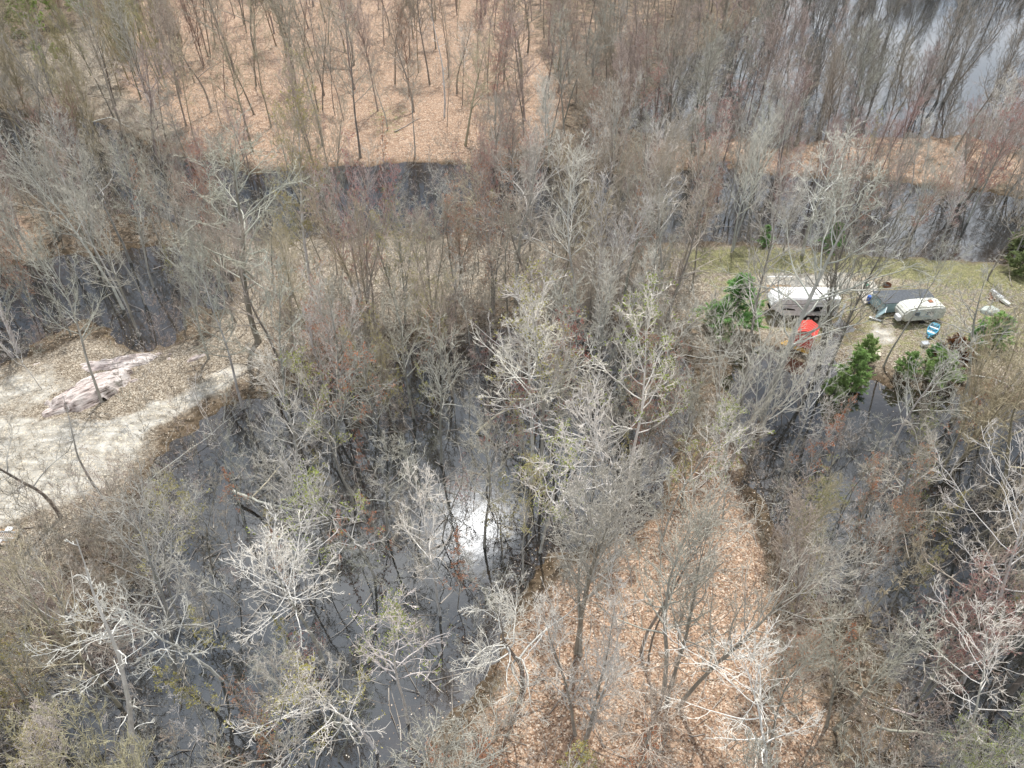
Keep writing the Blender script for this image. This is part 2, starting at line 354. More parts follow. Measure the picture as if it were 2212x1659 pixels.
# ------------------------------------------------------------------ tree generator
def norm(v): return v / (np.linalg.norm(v, axis=-1, keepdims=True) + 1e-9)
class Tubes:
    def __init__(s): s.V = []; s.F = []; s.T = []; s.n = 0
    def add(s, P, R, K, tip0=0.0, tip1=0.0):
        N, S, _ = P.shape
        T = np.empty_like(P); T[:, 1:-1] = P[:, 2:] - P[:, :-2]; T[:, 0] = P[:, 1] - P[:, 0]; T[:, -1] = P[:, -1] - P[:, -2]
        T = norm(T); ref = np.zeros_like(T); ref[..., 0] = 1.0
        big = np.abs(T[..., 0]) > 0.8; ref[big] = (0, 1, 0)
        U = norm(np.cross(T, ref)); W = np.cross(T, U)
        a = np.arange(K) * 2 * np.pi / K
        ring = P[:, :, None, :] + R[:, :, None, None] * (U[:, :, None, :] * np.cos(a)[None, None, :, None] + W[:, :, None, :] * np.sin(a)[None, None, :, None])
        V = ring.reshape(-1, 3)
        b = s.n + (np.arange(N)[:, None, None] * S + np.arange(S - 1)[None, :, None]) * K
        k = np.arange(K)[None, None, :]; k2 = (k + 1) % K
        F = np.stack([b + k, b + k2, b + K + k2, b + K + k], -1).reshape(-1, 4)
        tt = np.broadcast_to(np.linspace(tip0, tip1, S)[None, :, None], (N, S, K)).ravel()
        s.V.append(V); s.F.append(F); s.T.append(tt); s.n += len(V)
    def mesh(s, name, mat):
        V = np.concatenate(s.V); F = np.concatenate(s.F)
        return mesh_np(name, V, [F], [mat], True, dict(tip=np.concatenate(s.T)))
def grow(P0, D0, L, R0, R1, S, wig, trop, r, droop=0.0):
    N = len(P0); pts = [P0]; d = D0.copy(); p = P0.copy()
    for k in range(S):
        d = norm(d + wig * r.normal(size=(N, 3)) + np.array([0, 0, trop - droop * k / S]))
        p = p + d * (L / S)[:, None]; pts.append(p)
    P = np.stack(pts, 1); t = np.linspace(0, 1, S + 1)[None, :]
    R = R0[:, None] * (1 - t) + R1[:, None] * t
    return P, R
def branch_off(P, R, t, ang, r, az=None):
    """t (N,M) positions along each polyline -> start, direction, radius"""
    N, S1, _ = P.shape; M = t.shape[1]
    f = np.clip(t, 0, 0.999) * (S1 - 1); i = f.astype(int); u = (f - i)[..., None]
    n = np.arange(N)[:, None]
    p = P[n, i] * (1 - u) + P[n, i + 1] * u
    T = norm(P[n, i + 1] - P[n, i])
    rr = R[n, i] * (1 - u[..., 0]) + R[n, i + 1] * u[..., 0]
    rnd = r.normal(size=T.shape) if az is None else az
    side = norm(rnd - (rnd * T).sum(-1, keepdims=True) * T)
    D = norm(T * np.cos(ang)[..., None] + side * np.sin(ang)[..., None])
    return p.reshape(-1, 3), D.reshape(-1, 3), rr.reshape(-1)
PROTO = {}
def make_tree(key, H=16, stems=1, splay=0.0, base=0.4, r0=0.17, n1=26, a1=(35, 65), l1=0.30, shape='oval', wig=0.10, trop=0.10,
              n2=8, n3=7, n4=0, l2=0.45, l3=0.42, rt=0.011, buds=0, bud=0.06, seed=1, kt=8, fork=None, trwig=0.035):
    r = np.random.default_rng(seed)
    trunk = Tubes(); crown = Tubes()
    a = r.uniform(0, 2 * np.pi, stems) + np.arange(stems) * 2 * np.pi / stems
    D0 = norm(np.stack([np.cos(a) * splay, np.sin(a) * splay, np.ones(stems)], 1) + r.normal(size=(stems, 3)) * 0.02)
    P0 = np.stack([np.cos(a) * 0.18 * (stems > 1), np.sin(a) * 0.18 * (stems > 1), np.full(stems, -0.9)], 1)
    Ls = (H + 0.9) * r.uniform(0.84, 1.0, stems); Ls[0] = H + 0.9
    S = 14
    P, R = grow(P0, D0, Ls, np.full(stems, r0), np.full(stems, 0.018), S, trwig, 0.02, r)
    tt = np.linspace(0, 1, S + 1)
    R = r0 * np.clip(1 - tt, 0.02, 1) ** 0.75 * np.ones((stems, 1)); R[:, 0] *= 1.7; R[:, 1] *= 1.12; R = np.maximum(R, 0.016)
    trunk.add(P, R, kt)
    M = n1
    t = base + (0.985 - base) * (np.arange(M)[None, :] + r.uniform(0, 1, (stems, M))) / M
    q = (t - base) / (1 - base)
    prof = {'oval': np.sqrt(np.clip(1 - (1.35 * q - 0.5) ** 2 / 1.0, 0.05, 1)), 'vase': 0.45 + 0.7 * q * (1.15 - q) * 2.2, 'cone': 1.05 - 0.85 * q,
            'wide': np.clip(1.15 - 0.75 * q, 0.2, 2), 'slim': 0.75 - 0.45 * q}[shape]
    L = l1 * H * prof * r.uniform(0.6, 1.15, t.shape)
    ang = np.radians(a1[1] + (a1[0] - a1[1]) * q) * r.uniform(0.8, 1.15, t.shape)
    az = np.stack([np.cos(ga := (np.arange(M)[None, :] * 2.4 + r.uniform(0, 1.2, t.shape))), np.sin(ga), np.zeros(t.shape)], -1)
    p, d, rr = branch_off(P, R, t, ang, r, az)
    L = L.ravel(); r1 = np.minimum(rr * 0.62, 0.012 * L + 0.012)
    lev = [(p, d, L, r1)]
    P1, R1 = grow(p, d, L, r1, np.full(len(L), rt), 7, wig, trop, r); crown.add(P1, R1, 4, 0, 0.45)
    def sub(P, R, L, n, lr, angr, S, K, w, tp, tips, r1m=0.62, r1e=0.7):
        N = len(P)
        t = r.uniform(0.18, 1.0, (N, n)) ** 0.85
        ang = np.radians(r.uniform(angr[0], angr[1], (N, n)))
        p, d, rr = branch_off(P, R, t, ang, r)
        l = (L[:, None] * lr * (1.15 - 0.6 * t) * r.uniform(0.6, 1.2, (N, n))).ravel()
        ra = np.maximum(np.minimum(rr * r1m, 0.011 * l + 0.006), rt * 0.95)
        P2, R2 = grow(p, d, l, ra, np.full(len(l), rt * r1e), S, w, tp, r)
        crown.add(P2, R2, K, *tips)
        return P2, R2, l
    P2, R2, L2 = sub(P1, R1, L, n2, l2, (28, 62), 5, 3, wig * 1.15, trop * 1.0, (0.35, 0.75))
    P3, R3, L3 = sub(P2, R2, L2, n3, l3, (22, 55), 3, 3, wig * 1.2, trop * 0.8, (0.6, 1.0), r1e=0.35)
    if n4: P4, R4, L4 = sub(P3, R3, L3, n4, 0.5, (25, 60), 2, 3, wig, trop * 0.6, (0.9, 1.0))
    PL = P4 if n4 else P3
    res = dict(H=H, trunk=trunk.mesh(key + '_trunk', M_BARK), crown=crown.mesh(key + '_crown', M_TWIG), buds=None)
    if buds:
        tips = PL[:, -1]; idx = r.integers(0, len(tips), int(buds)); c = tips[idx] + r.normal(size=(len(idx), 3)) * bud * 0.8
        # patchy: keep those in clumps
        keep = (np.sin(c[:, 0] * 1.1 + 1) + np.sin(c[:, 1] * 1.3 + 2) + np.sin(c[:, 2] * 1.2)) > -0.7
        c = c[keep]; n = len(c)
        u = norm(r.normal(size=(n, 3))) * bud; v = norm(r.normal(size=(n, 3))) * bud * 0.8
        V = np.stack([c - u, c + v * 0.7, c + u, c - v * 0.7], 1).reshape(-1, 3)
        F = np.arange(n * 4).reshape(-1, 4)
        res['buds'] = mesh_np(key + '_buds', V, [F], [M_BUD])
    PROTO[key] = res
# forest-grown trees, multi-stemmed maples, oaks, pale aspens, saplings
make_tree('ash_a', H=18, base=0.42, r0=0.16, n1=22, a1=(20, 58), l1=0.30, shape='oval', wig=0.13, trop=0.13, n2=8, n3=7, rt=0.015, seed=3)
make_tree('ash_b', H=17, base=0.50, r0=0.14, n1=17, a1=(22, 66), l1=0.30, shape='oval', wig=0.17, trop=0.09, n2=8, n3=7, rt=0.015, seed=4, trwig=0.05)
make_tree('ash_c', H=16, base=0.35, r0=0.14, n1=26, a1=(20, 50), l1=0.29, shape='oval', wig=0.14, trop=0.12, n2=6, n3=7, rt=0.015, seed=5, stems=2, splay=0.10)
make_tree('maple_a', H=15, base=0.22, r0=0.13, n1=13, a1=(14, 34), l1=0.34, shape='vase', wig=0.08, trop=0.12, n2=8, n3=8, rt=0.014, stems=4, splay=0.22, seed=6, buds=9000, bud=0.045)
make_tree('maple_b', H=17, base=0.30, r0=0.17, n1=28, a1=(16, 42), l1=0.34, shape='vase', wig=0.07, trop=0.14, n2=9, n3=9, n4=1, rt=0.014, stems=1, seed=7, buds=9000, bud=0.045)
make_tree('maple_c', H=14, base=0.25, r0=0.12, n1=17, a1=(15, 40), l1=0.33, shape='vase', wig=0.10, trop=0.12, n2=8, n3=8, rt=0.014, stems=3, splay=0.16, seed=8, buds=8000, bud=0.045)
make_tree('oak_a', H=17, base=0.34, r0=0.24, n1=19, a1=(30, 78), l1=0.44, shape='wide', wig=0.20, trop=0.07, n2=9, n3=9, rt=0.015, seed=9, trwig=0.06)
make_tree('oak_b', H=16, base=0.38, r0=0.21, n1=17, a1=(28, 72), l1=0.42, shape='wide', wig=0.22, trop=0.06, n2=9, n3=8, rt=0.015, seed=10, trwig=0.07)
make_tree('leafy', H=14, base=0.2, r0=0.14, n1=30, a1=(20, 60), l1=0.32, shape='oval', wig=0.12, trop=0.10, n2=6, n3=5, seed=37, buds=26000, bud=0.10)
make_tree('aspen_a', H=17, base=0.45, r0=0.15, n1=20, a1=(22, 66), l1=0.28, shape='oval', wig=0.17, trop=0.12, n2=8, n3=7, seed=12, rt=0.017, buds=1400, bud=0.085, trwig=0.05)
make_tree('aspen_b', H=15, base=0.50, r0=0.13, n1=16, a1=(25, 72), l1=0.32, shape='oval', wig=0.19, trop=0.10, n2=8, n3=7, seed=13, rt=0.016, buds=1400, bud=0.085, trwig=0.06)
make_tree('round', H=14, base=0.60, r0=0.16, n1=30, a1=(15, 95), l1=0.30, shape='oval', wig=0.11, trop=0.05, n2=9, n3=7, seed=14, rt=0.016)
make_tree('pole_a', H=14, base=0.45, r0=0.085, n1=16, a1=(20, 45), l1=0.19, shape='slim', wig=0.13, trop=0.14, n2=7, n3=6, seed=15, rt=0.014, kt=6, trwig=0.06)
make_tree('pole_b', H=12, base=0.35, r0=0.07, n1=16, a1=(25, 60), l1=0.20, shape='slim', wig=0.16, trop=0.10, n2=7, n3=6, seed=16, rt=0.014, kt=6, trwig=0.07)
make_tree('sap_a', H=8, base=0.25, r0=0.045, n1=14, a1=(25, 55), l1=0.28, shape='slim', wig=0.15, trop=0.10, n2=6, n3=4, seed=17, kt=5, rt=0.010, buds=900, bud=0.05)
make_tree('sap_b', H=7, base=0.10, r0=0.04, n1=8, a1=(20, 45), l1=0.32, shape='vase', wig=0.14, trop=0.08, n2=6, n3=4, stems=4, splay=0.30, seed=18, kt=5, rt=0.010, buds=1200, bud=0.05)
make_tree('sap_c', H=9, base=0.30, r0=0.045, n1=13, a1=(15, 45), l1=0.26, shape='oval', wig=0.14, trop=0.12, n2=6, n3=4, seed=27, kt=5, rt=0.010, trwig=0.08)
make_tree('sap_d', H=10, base=0.45, r0=0.05, n1=10, a1=(20, 55), l1=0.24, shape='oval', wig=0.20, trop=0.10, n2=6, n3=4, seed=28, kt=5, rt=0.010, trwig=0.10)
make_tree('brush_a', H=3.6, base=0.10, r0=0.022, n1=5, a1=(20, 55), l1=0.42, shape='vase', wig=0.16, trop=0.05, n2=4, n3=3, stems=6, splay=0.55, seed=19, kt=3, rt=0.009)
make_tree('brush_b', H=2.6, base=0.10, r0=0.020, n1=5, a1=(25, 65), l1=0.45, shape='vase', wig=0.22, trop=0.02, n2=4, n3=3, stems=7, splay=0.9, seed=20, kt=3, rt=0.009)
make_tree('snag', H=13, base=0.35, r0=0.13, n1=10, a1=(45, 80), l1=0.14, shape='slim', wig=0.25, trop=0.05, n2=3, n3=2, seed=21, rt=0.018, trwig=0.07)

GREY = (0.445, 0.44, 0.40); BROWNG = (0.33, 0.305, 0.265); PALE = (0.66, 0.65, 0.62); WHITE = (0.86, 0.85, 0.82)
DARK = (0.24, 0.215, 0.19); PINK = (0.45, 0.37, 0.35); TANY = (0.50, 0.45, 0.33); WARM = (0.44, 0.395, 0.34)
BUD = dict(red=(0.42, 0.13, 0.11), rose=(0.42, 0.19, 0.18), orange=(0.48, 0.20, 0.11), green=(0.30, 0.34, 0.08), yellow=(0.42, 0.38, 0.13), none=None)
def vary(c, s=0.10):
    k = 1 + RND.uniform(-s, s); return tuple(min(0.9, x * k * (1 + RND.uniform(-0.03, 0.03))) for x in c)
def plant(kind, name, label, cat, x, y, h, tint=GREY, buds=None, group=None, rz=None, lean=0.04, z=None, trunk_tint=None, wide=1.0, leanto=None):
    pr = PROTO[kind]
    if z is None: z = float(terrain_z(np.array([x]), np.array([y]))[0])
    tl = (RND.uniform(-lean, lean), RND.uniform(-lean, lean)) if leanto is None else leanto
    t = thing(name, label, cat, (x, y, z), RND.uniform(0, 6.28) if rz is None else rz, group, tl)
    s = h / pr['H']; t.scale = (s * wide, s * wide, s)
    c = vary(tint); tc = vary(trunk_tint) if trunk_tint else tuple(v * 0.72 for v in c)
    o = link(bpy.data.objects.new('trunk', pr['trunk']), t); o.color = (*tc, 1)
    o = link(bpy.data.objects.new('crown', pr['crown']), t); o.color = (*c, 1)
    if buds and pr['buds']:
        o = link(bpy.data.objects.new('buds', pr['buds']), t); o.color = (*vary(BUD[buds]), 1)
        o['label'] = {'red': 'red flower buds', 'rose': 'rose red buds', 'orange': 'orange red buds', 'green': 'yellow green young leaves', 'yellow': 'pale yellow catkins'}[buds]
    return t
SPOTS = []      # (x, y, short name) of trees already standing
# landmark trees: base in the photo, row of the top, kind, tint, buds, trunk tint, category words, label, short name
LM = [
 # far wooded bank
 ((510,175),-60,'oak_b',BROWNG,None,DARK,'stout dark forked oak, the thickest trunk on the far leafy bank','the stout dark oak'),
 ((425,194),-20,'ash_b',BROWNG,None,DARK,'dark tree leaning toward the pines on the far leafy bank','the dark leaning tree'),
 ((638,260),20,'ash_a',WARM,None,DARK,'tall upswept tree with straight dark trunk standing high above the far channel','the tall upswept tree'),
 ((648,252),60,'pole_a',WARM,None,DARK,'thin companion stem close against the tall upswept tree','the thin companion stem'),
 ((695,255),25,'ash_c',WARM,None,DARK,'twin-stemmed dark tree just beyond the tall upswept tree','the twin dark tree'),
 ((727,263),60,'pole_a',WARM,None,DARK,'slender grey pole tree at the far bank beside twin dark stems','the bank pole tree'),
 ((575,228),60,'pole_b',BROWNG,None,DARK,'short-limbed slender tree alone on open orange leaves','the slender leaf-bank tree'),
 ((395,240),70,'pole_a',GREY,None,GREY,'white-barked slender tree by the mossy fallen branch','the mossy-branch tree'),
 ((337,260),20,'ash_c',GREY,None,DARK,'dense grey multi-trunk tree at the corner of the far bank','the corner clump tree'),
 ((253,238),10,'ash_a',GREY,None,DARK,'grey-green tall tree leaning at the edge of the budding grove','the grove-edge tree'),
 ((838,295),165,'oak_b',WARM,None,GREY,'crooked forked tree with low side stem above the dark channel','the crooked forked tree'),
 ((897,342),130,'ash_b',WARM,None,GREY,'thin crooked tree rooted on the very rim of the dark channel','the channel-rim tree'),
 ((959,268),20,'snag',PALE,None,PALE,'tall bleached dead trunk with broken limbs on the orange bank','the bleached snag'),
 ((967,288),110,'pole_a',GREY,None,BROWNG,'brown stub-trunked tree just in front of the bleached snag','the brown stub tree'),
 ((1070,284),70,'maple_b',PINK,'red',GREY,'broad maple covered in dark red buds on the far bank','the red-budded maple'),
 ((1000,241),80,'ash_b',PALE,None,DARK,'bent tree with silvery hanging limbs behind the far red maple','the silvery bent tree'),
 ((744,272),60,'pole_b',GREY,None,DARK,'thin tree between the twin dark stems and the forked tree','the thin between tree'),
 ((832,112),-60,'ash_a',PINK,'rose',DARK,'distant pinkish maple on the leafy rise','the distant pink maple'),
 ((897,78),-90,'ash_b',BROWNG,None,DARK,'dark tall trunk far up the leafy rise','the dark far trunk'),
 ((937,77),-80,'pole_a',WARM,None,GREY,'slim grey trunk far up the leafy rise','the slim far trunk'),
 # along the channel and the middle ground
 ((677,655),262,'maple_b',TANY,'yellow',PALE,'tall tree with fuzzy straw-yellow upswept crown against the dark channel','the straw-yellow tree'),
 ((563,752),255,'oak_a',GREY,None,BROWNG,'tall pale tree with twisting side limbs over the channel bend','the twisting pale tree'),
 ((455,788),520,'maple_b',GREY,None,GREY,'grey tree with a dense crown beside the brown pond shallows','the pond-side grey tree'),
 ((523,883),560,'ash_a',GREY,None,PALE,'pale leaning trunk at the end of the gravel track','the track-end tree'),
 ((228,882),560,'ash_a',GREY,None,GREY,'clean-trunked tree rooted against the layered pink rock','the rock-side tree'),
 ((267,668),300,'ash_b',GREY,None,PALE,'pale slanting trunk standing in the dark pond, nearer the track','the pond slanting trunk'),
 ((279,668),320,'pole_a',GREY,None,PALE,'second pale trunk sharing a root with the slanting pond trunk','the pond twin trunk'),
 ((312,657),340,'pole_a',GREY,None,GREY,'grey pole trunk standing in the pond at the brown shallows','the shallows pole'),
 ((332,621),330,'ash_b',GREY,None,GREY,'grey trunk at the upper rim of the dark pond','the pond-rim trunk'),
 ((217,603),300,'ash_c',GREY,None,GREY,'paired grey trunks on the far rim of the dark pond','the paired pond trunks'),
 ((32,766),420,'maple_c',GREY,None,PALE,'cluster of thin pale trunks at the near end of the dark pond','the pale pond cluster'),
 ((230,1084),845,'snag',PALE,None,PALE,'broken silvery birch leaning over the gravel track','the silvery birch'),
 ((140,1130),880,'oak_b',GREY,'green',DARK,'dark thick trunk with a few young leaves beside the gravel track','the thick track-side trunk'),
 ((787,672),388,'maple_a',PINK,'red',GREY,'pink-budded maple with several stems in front of the dark channel','the pink channel maple'),
 ((740,684),560,'pole_b',BROWNG,None,DARK,'dark brown slim trunk beside the pink channel maple','the dark slim trunk'),
 ((925,560),475,'maple_c',PINK,'rose',GREY,'low rosy maple on the near rim of the channel','the low rosy maple'),
 ((1120,634),300,'oak_a',GREY,None,GREY,'broad twisting oak with a thick grey trunk in the middle of the woods','the broad oak'),
 ((1245,690),330,'ash_a',PALE,None,PALE,'tall pale tree beside the broad oak','the tall pale tree'),
 ((1290,692),400,'ash_c',PALE,None,PALE,'twin pale stems between the broad oak and the green pine','the twin pale stems'),
 ((1340,690),340,'maple_b',WARM,None,GREY,'wide warm-grey tree short of the grassy lawn','the wide warm-grey tree'),
 ((610,560),470,'sap_a',PALE,None,PALE,'small whitish sapling on the near bank of the channel','the whitish sapling'),
 ((1175,1050),622,'aspen_a',PALE,'yellow',GREY,'tall tree with pale yellowish top in the flooded middle wood','the yellow-topped tree'),
 ((1150,1042),690,'round',WHITE,'red',WHITE,'brilliant white tree with upswept limbs, the brightest in the middle wood','the brilliant white tree'),
 ((1352,1090),670,'aspen_a',WHITE,'green',WHITE,'white-barked aspen with pale green tips in the flooded wood','the white aspen'),
 ((1335,1200),870,'aspen_b',WHITE,None,WHITE,'white twisting tree standing nearer than the white aspen','the white twisting tree'),
 ((1165,1190),900,'aspen_b',WHITE,'green',PALE,'white bent-limbed tree in dark water below the brilliant white tree','the white bent-limbed tree'),
 ((1560,1010),700,'maple_a',PALE,None,PALE,'silvery many-stemmed tree near the tip of the orange leaf spit','the silvery many-stemmed tree'),
 ((1420,1190),945,'aspen_b',PALE,'green',GREY,'small tree with bright green young leaves above the leaf spit','the green-leaved small tree'),
 ((815,1240),950,'aspen_b',PALE,'green',GREY,'bent pale tree with tiny yellow-green leaves over dark water','the yellow-green bent tree'),
 ((950,1330),1060,'aspen_a',WHITE,None,PALE,'white forked tree beside the glaring patch of water','the white forked tree'),
 ((700,1425),1150,'round',WHITE,None,GREY,'white round-crowned tree spreading like a dandelion over the water','the white round-crowned tree'),
 ((488,1462),1180,'aspen_b',WHITE,None,PALE,'white tree with open spreading limbs over grey water','the open white tree'),
 ((1130,1260),1075,'aspen_b',TANY,'yellow',GREY,'olive-budded tree beside the bright water patch','the olive-budded tree'),
 ((880,1560),1310,'aspen_a',WHITE,'green',PALE,'tree with lime-green young leaves low in the flooded wood','the lime-green tree'),
 ((818,1620),1380,'aspen_b',WHITE,'yellow',WHITE,'white-stemmed yellowish tree in front of the lime-green tree','the yellowish white-stemmed tree'),
 ((320,1690),1265,'snag',PALE,None,PALE,'thick old birch leaning out over grey water','the thick old birch'),
 ((1245,1417),985,'maple_b',GREY,None,BROWNG,'vase-shaped maple rising from the orange leaf spit','the vase-shaped maple'),
 ((1255,1424),1090,'ash_a',GREY,None,GREY,'second trunk rising beside the vase-shaped maple','the second spit trunk'),
 ((1130,1502),1230,'oak_b',PALE,None,DARK,'dark-trunked contorted tree at the edge of the leaf spit','the contorted edge tree'),
 ((1382,1420),1100,'ash_b',GREY,None,BROWNG,'brown slanting trunk on the leaf spit, with mossy foot','the mossy-footed tree'),
 ((1399,1446),1180,'pole_a',WARM,None,DARK,'thin dark slanting trunk next to the mossy-footed tree','the thin slanting trunk'),
 ((1430,1503),1120,'ash_a',GREY,None,GREY,'grey slanting trunk with green mossy base on the leaf spit','the grey slanting trunk'),
 ((1446,1540),1180,'ash_c',GREY,None,BROWNG,'low forked tree nearest the open patch of orange leaves','the low forked tree'),
 ((1255,1600),1340,'maple_c',PALE,None,BROWNG,'many-branched bare tree on the near leaf spit','the many-branched spit tree'),
 ((1640,1760),1475,'aspen_b',WHITE,None,WHITE,'stark white leafless tree at the near edge of the leaf spit','the stark white tree'),
 # right side
 ((1605,860),420,'ash_a',GREY,None,BROWNG,'brown trunk crossing the nose of the white trailer','the trailer-nose tree'),
 ((1645,905),300,'oak_a',GREY,'orange',GREY,'big many-limbed tree towering over the white trailer','the towering trailer tree'),
 ((1762,812),380,'ash_a',BROWNG,None,DARK,'dark thick slanting trunk beside the red hut','the red-hut tree'),
 ((1775,818),440,'ash_c',BROWNG,None,DARK,'second dark slanting trunk close behind the red-hut tree','the second hut trunk'),
 ((1905,800),560,'ash_b',GREY,None,GREY,'crooked grey tree bending over the old caravan','the caravan tree'),
 ((2060,900),600,'oak_b',GREY,None,GREY,'stub-limbed grey tree leaning past the small pines','the stub-limbed tree'),
 ((1900,1003),700,'aspen_a',PALE,None,PALE,'pale slanting aspen rising from dark water beyond the pines','the pale slanting aspen'),
 ((1680,1058),800,'ash_b',PALE,None,GREY,'pale forked tree in water below the red hut','the pale forked tree'),
 ((1850,1260),1040,'maple_c',WARM,'orange',GREY,'reddish upswept maple in the flooded wood beside the leaf spit','the reddish flooded maple'),
 ((1560,1130),960,'aspen_b',PALE,None,GREY,'pale fan-branched small tree by the narrow tip of the leaf spit','the pale fan tree'),
 ((1990,1500),1280,'maple_c',PINK,'rose',GREY,'small rosy maple over black water','the small rosy maple'),
 ((1925,1310),1180,'aspen_a',TANY,None,GREY,'straw-coloured tree standing over still grey water','the straw-coloured tree'),
 ((2085,1480),1110,'aspen_b',PALE,None,PALE,'curving smooth pale trunk over open dark water','the curving pale trunk'),
 ((2050,1680),1440,'aspen_b',WHITE,None,PALE,'white knobbly tree in the flooded corner','the white knobbly tree'),
 ((2180,1700),1500,'aspen_b',WHITE,None,PALE,'white tangled tree leaning in from the flooded corner','the white tangled tree'),
 ((2090,480),210,'maple_b',PINK,'red',GREY,'leaning red-tipped maple at the channel below the brown strip','the leaning red-tipped maple'),
 ((2080,440),235,'maple_a',PINK,'rose',GREY,'low rosy maple clump spreading over the channel','the rosy maple clump'),
 ((1990,372),235,'snag',PALE,None,PALE,'snapped dead tree showing yellow split wood on the brown strip','the snapped dead tree'),
 ((1730,560),280,'oak_a',PALE,'rose',GREY,'huge spreading maple at the lawn edge with rosy twig tips','the huge lawn maple'),
 ((1690,548),380,'ash_c',PALE,None,BROWNG,'twin trunk close behind the huge lawn maple','the lawn twin trunk'),
 ((1185,360),185,'maple_b',PALE,None,GREY,'fan-shaped silvery tree on the tip of the far bank','the fan-shaped silvery tree'),
 ((1330,370),190,'maple_c',PALE,None,GREY,'pale clump on the narrow bank between two waters','the pale narrow-bank clump'),
 ((1880,240),70,'maple_c',BROWNG,None,DARK,'dark fan of stems standing in the pale open flood','the dark fan'),
 ((1990,235),30,'ash_c',BROWNG,None,DARK,'pair of dark stems rising from the pale open flood','the dark flood pair'),
 ((2030,220),-10,'maple_a',BROWNG,None,DARK,'leaning dark many-stemmed tree in the pale open flood','the dark leaning clump'),
 ((1640,300),90,'pole_a',BROWNG,None,DARK,'dark slim pole at the rim of the open flood','the dark rim pole'),
]
BIGCAT = 'tree'
KNAME = {'ash': 'ash_tree', 'maple': 'maple_tree', 'oak': 'oak_tree', 'aspen': 'aspen_tree', 'round': 'white_tree', 'pole': 'pole_tree', 'sap': 'sapling', 'snag': 'dead_tree'}
for (bp, top, kind, tint, buds, tt, label, short) in LM:
    g = ground_at(*bp); z = float(terrain_z(np.array([g.x]), np.array([g.y]))[0])
    h = max(6.0, min(24.0, height_to(g.x, g.y, top)))
    plant(kind, KNAME[kind.split('_')[0]], label, BIGCAT, g.x, g.y, h, tint, buds, z=min(z, 0.6) if z > 0 else z, trunk_tint=tt, lean=0.03)
    SPOTS.append((g.x, g.y, short))

# ------------------------------------------------------------------ the rest of the wood
CLEAR = [   # where the photograph looks down on open ground, water or the camp; (outline, chance that a crown may cover it)
 ([(560,180),(1010,200),(1090,300),(1020,345),(560,330)], 0.22),
 ([(715,355),(960,355),(960,440),(840,480),(740,440)], 0.0),
 ([(440,390),(600,390),(640,500),(540,510)], 0.05),
 ([(0,240),(200,240),(260,330),(0,330)], 0.25),
 ([(1380,400),(2212,420),(2212,560),(1500,520)], 0.6),
 ([(80,560),(340,540),(400,640),(250,760),(60,740)], 0.25),
 ([(0,760),(480,745),(560,800),(420,880),(260,1080),(0,1130)], 0.0),
 ([(170,640),(460,600),(520,660),(380,760),(200,740)], 0.05),
 ([(560,540),(1060,540),(1060,640),(560,700)], 0.25),
 ([(1130,1260),(1520,1130),(1600,1350),(1620,1500),(1500,1600),(1130,1580),(1080,1480)], 0.06),
 ([(1500,585),(1640,585),(1640,735),(1500,735)], 0.0),
 ([(1780,725),(2110,725),(2110,830),(1780,850)], 0.0),
 ([(20,-40),(180,-40),(180,165),(20,165)], 0.1),
 ([(-60,1120),(85,1130),(85,1215),(-60,1215)], 0.0),
 ([(1560,985),(1630,1100),(1690,1300),(1540,1300),(1450,1120)], 0.2),
 ([(1620,590),(1850,590),(1830,790),(1650,790)], 0.0),
 ([(1850,600),(2060,600),(2060,730),(1870,740)], 0.0),
 ([(1480,555),(2150,570),(2150,610),(1480,600)], 0.25),
 ([(960,1060),(1050,1060),(1050,1230),(960,1230)], 0.10),
 ([(640,1200),(1000,1200),(1000,1560),(560,1560),(440,1280)], 0.15),
 ([(2040,1060),(2212,1060),(2212,1500),(1990,1500)], 0.35),
 ([(1940,-40),(2300,-40),(2300,230),(1940,160)], 0.12),
 ([(1450,100),(1960,-40),(1900,290),(1450,290)], 0.8),
 ([(1660,850),(1800,840),(1780,960),(1660,960)], 0.2),
 ([(60,1400),(180,1300),(200,1400),(80,1520)], 0.3),
]
def in_poly(x, y, pl):
    c = False; n = len(pl)
    for i in range(n):
        x1, y1 = pl[i]; x2, y2 = pl[(i + 1) % n]
        if (y1 > y) != (y2 > y) and x < (x2 - x1) * (y - y1) / (y2 - y1) + x1: c = not c
    return c
CLEAR_PAD = [(-80, 1110), (110, 1120), (100, 1240), (-80, 1240)]
CAMP = [(1500,575),(2150,575),(2150,800),(1850,800),(1640,770),(1500,740)]
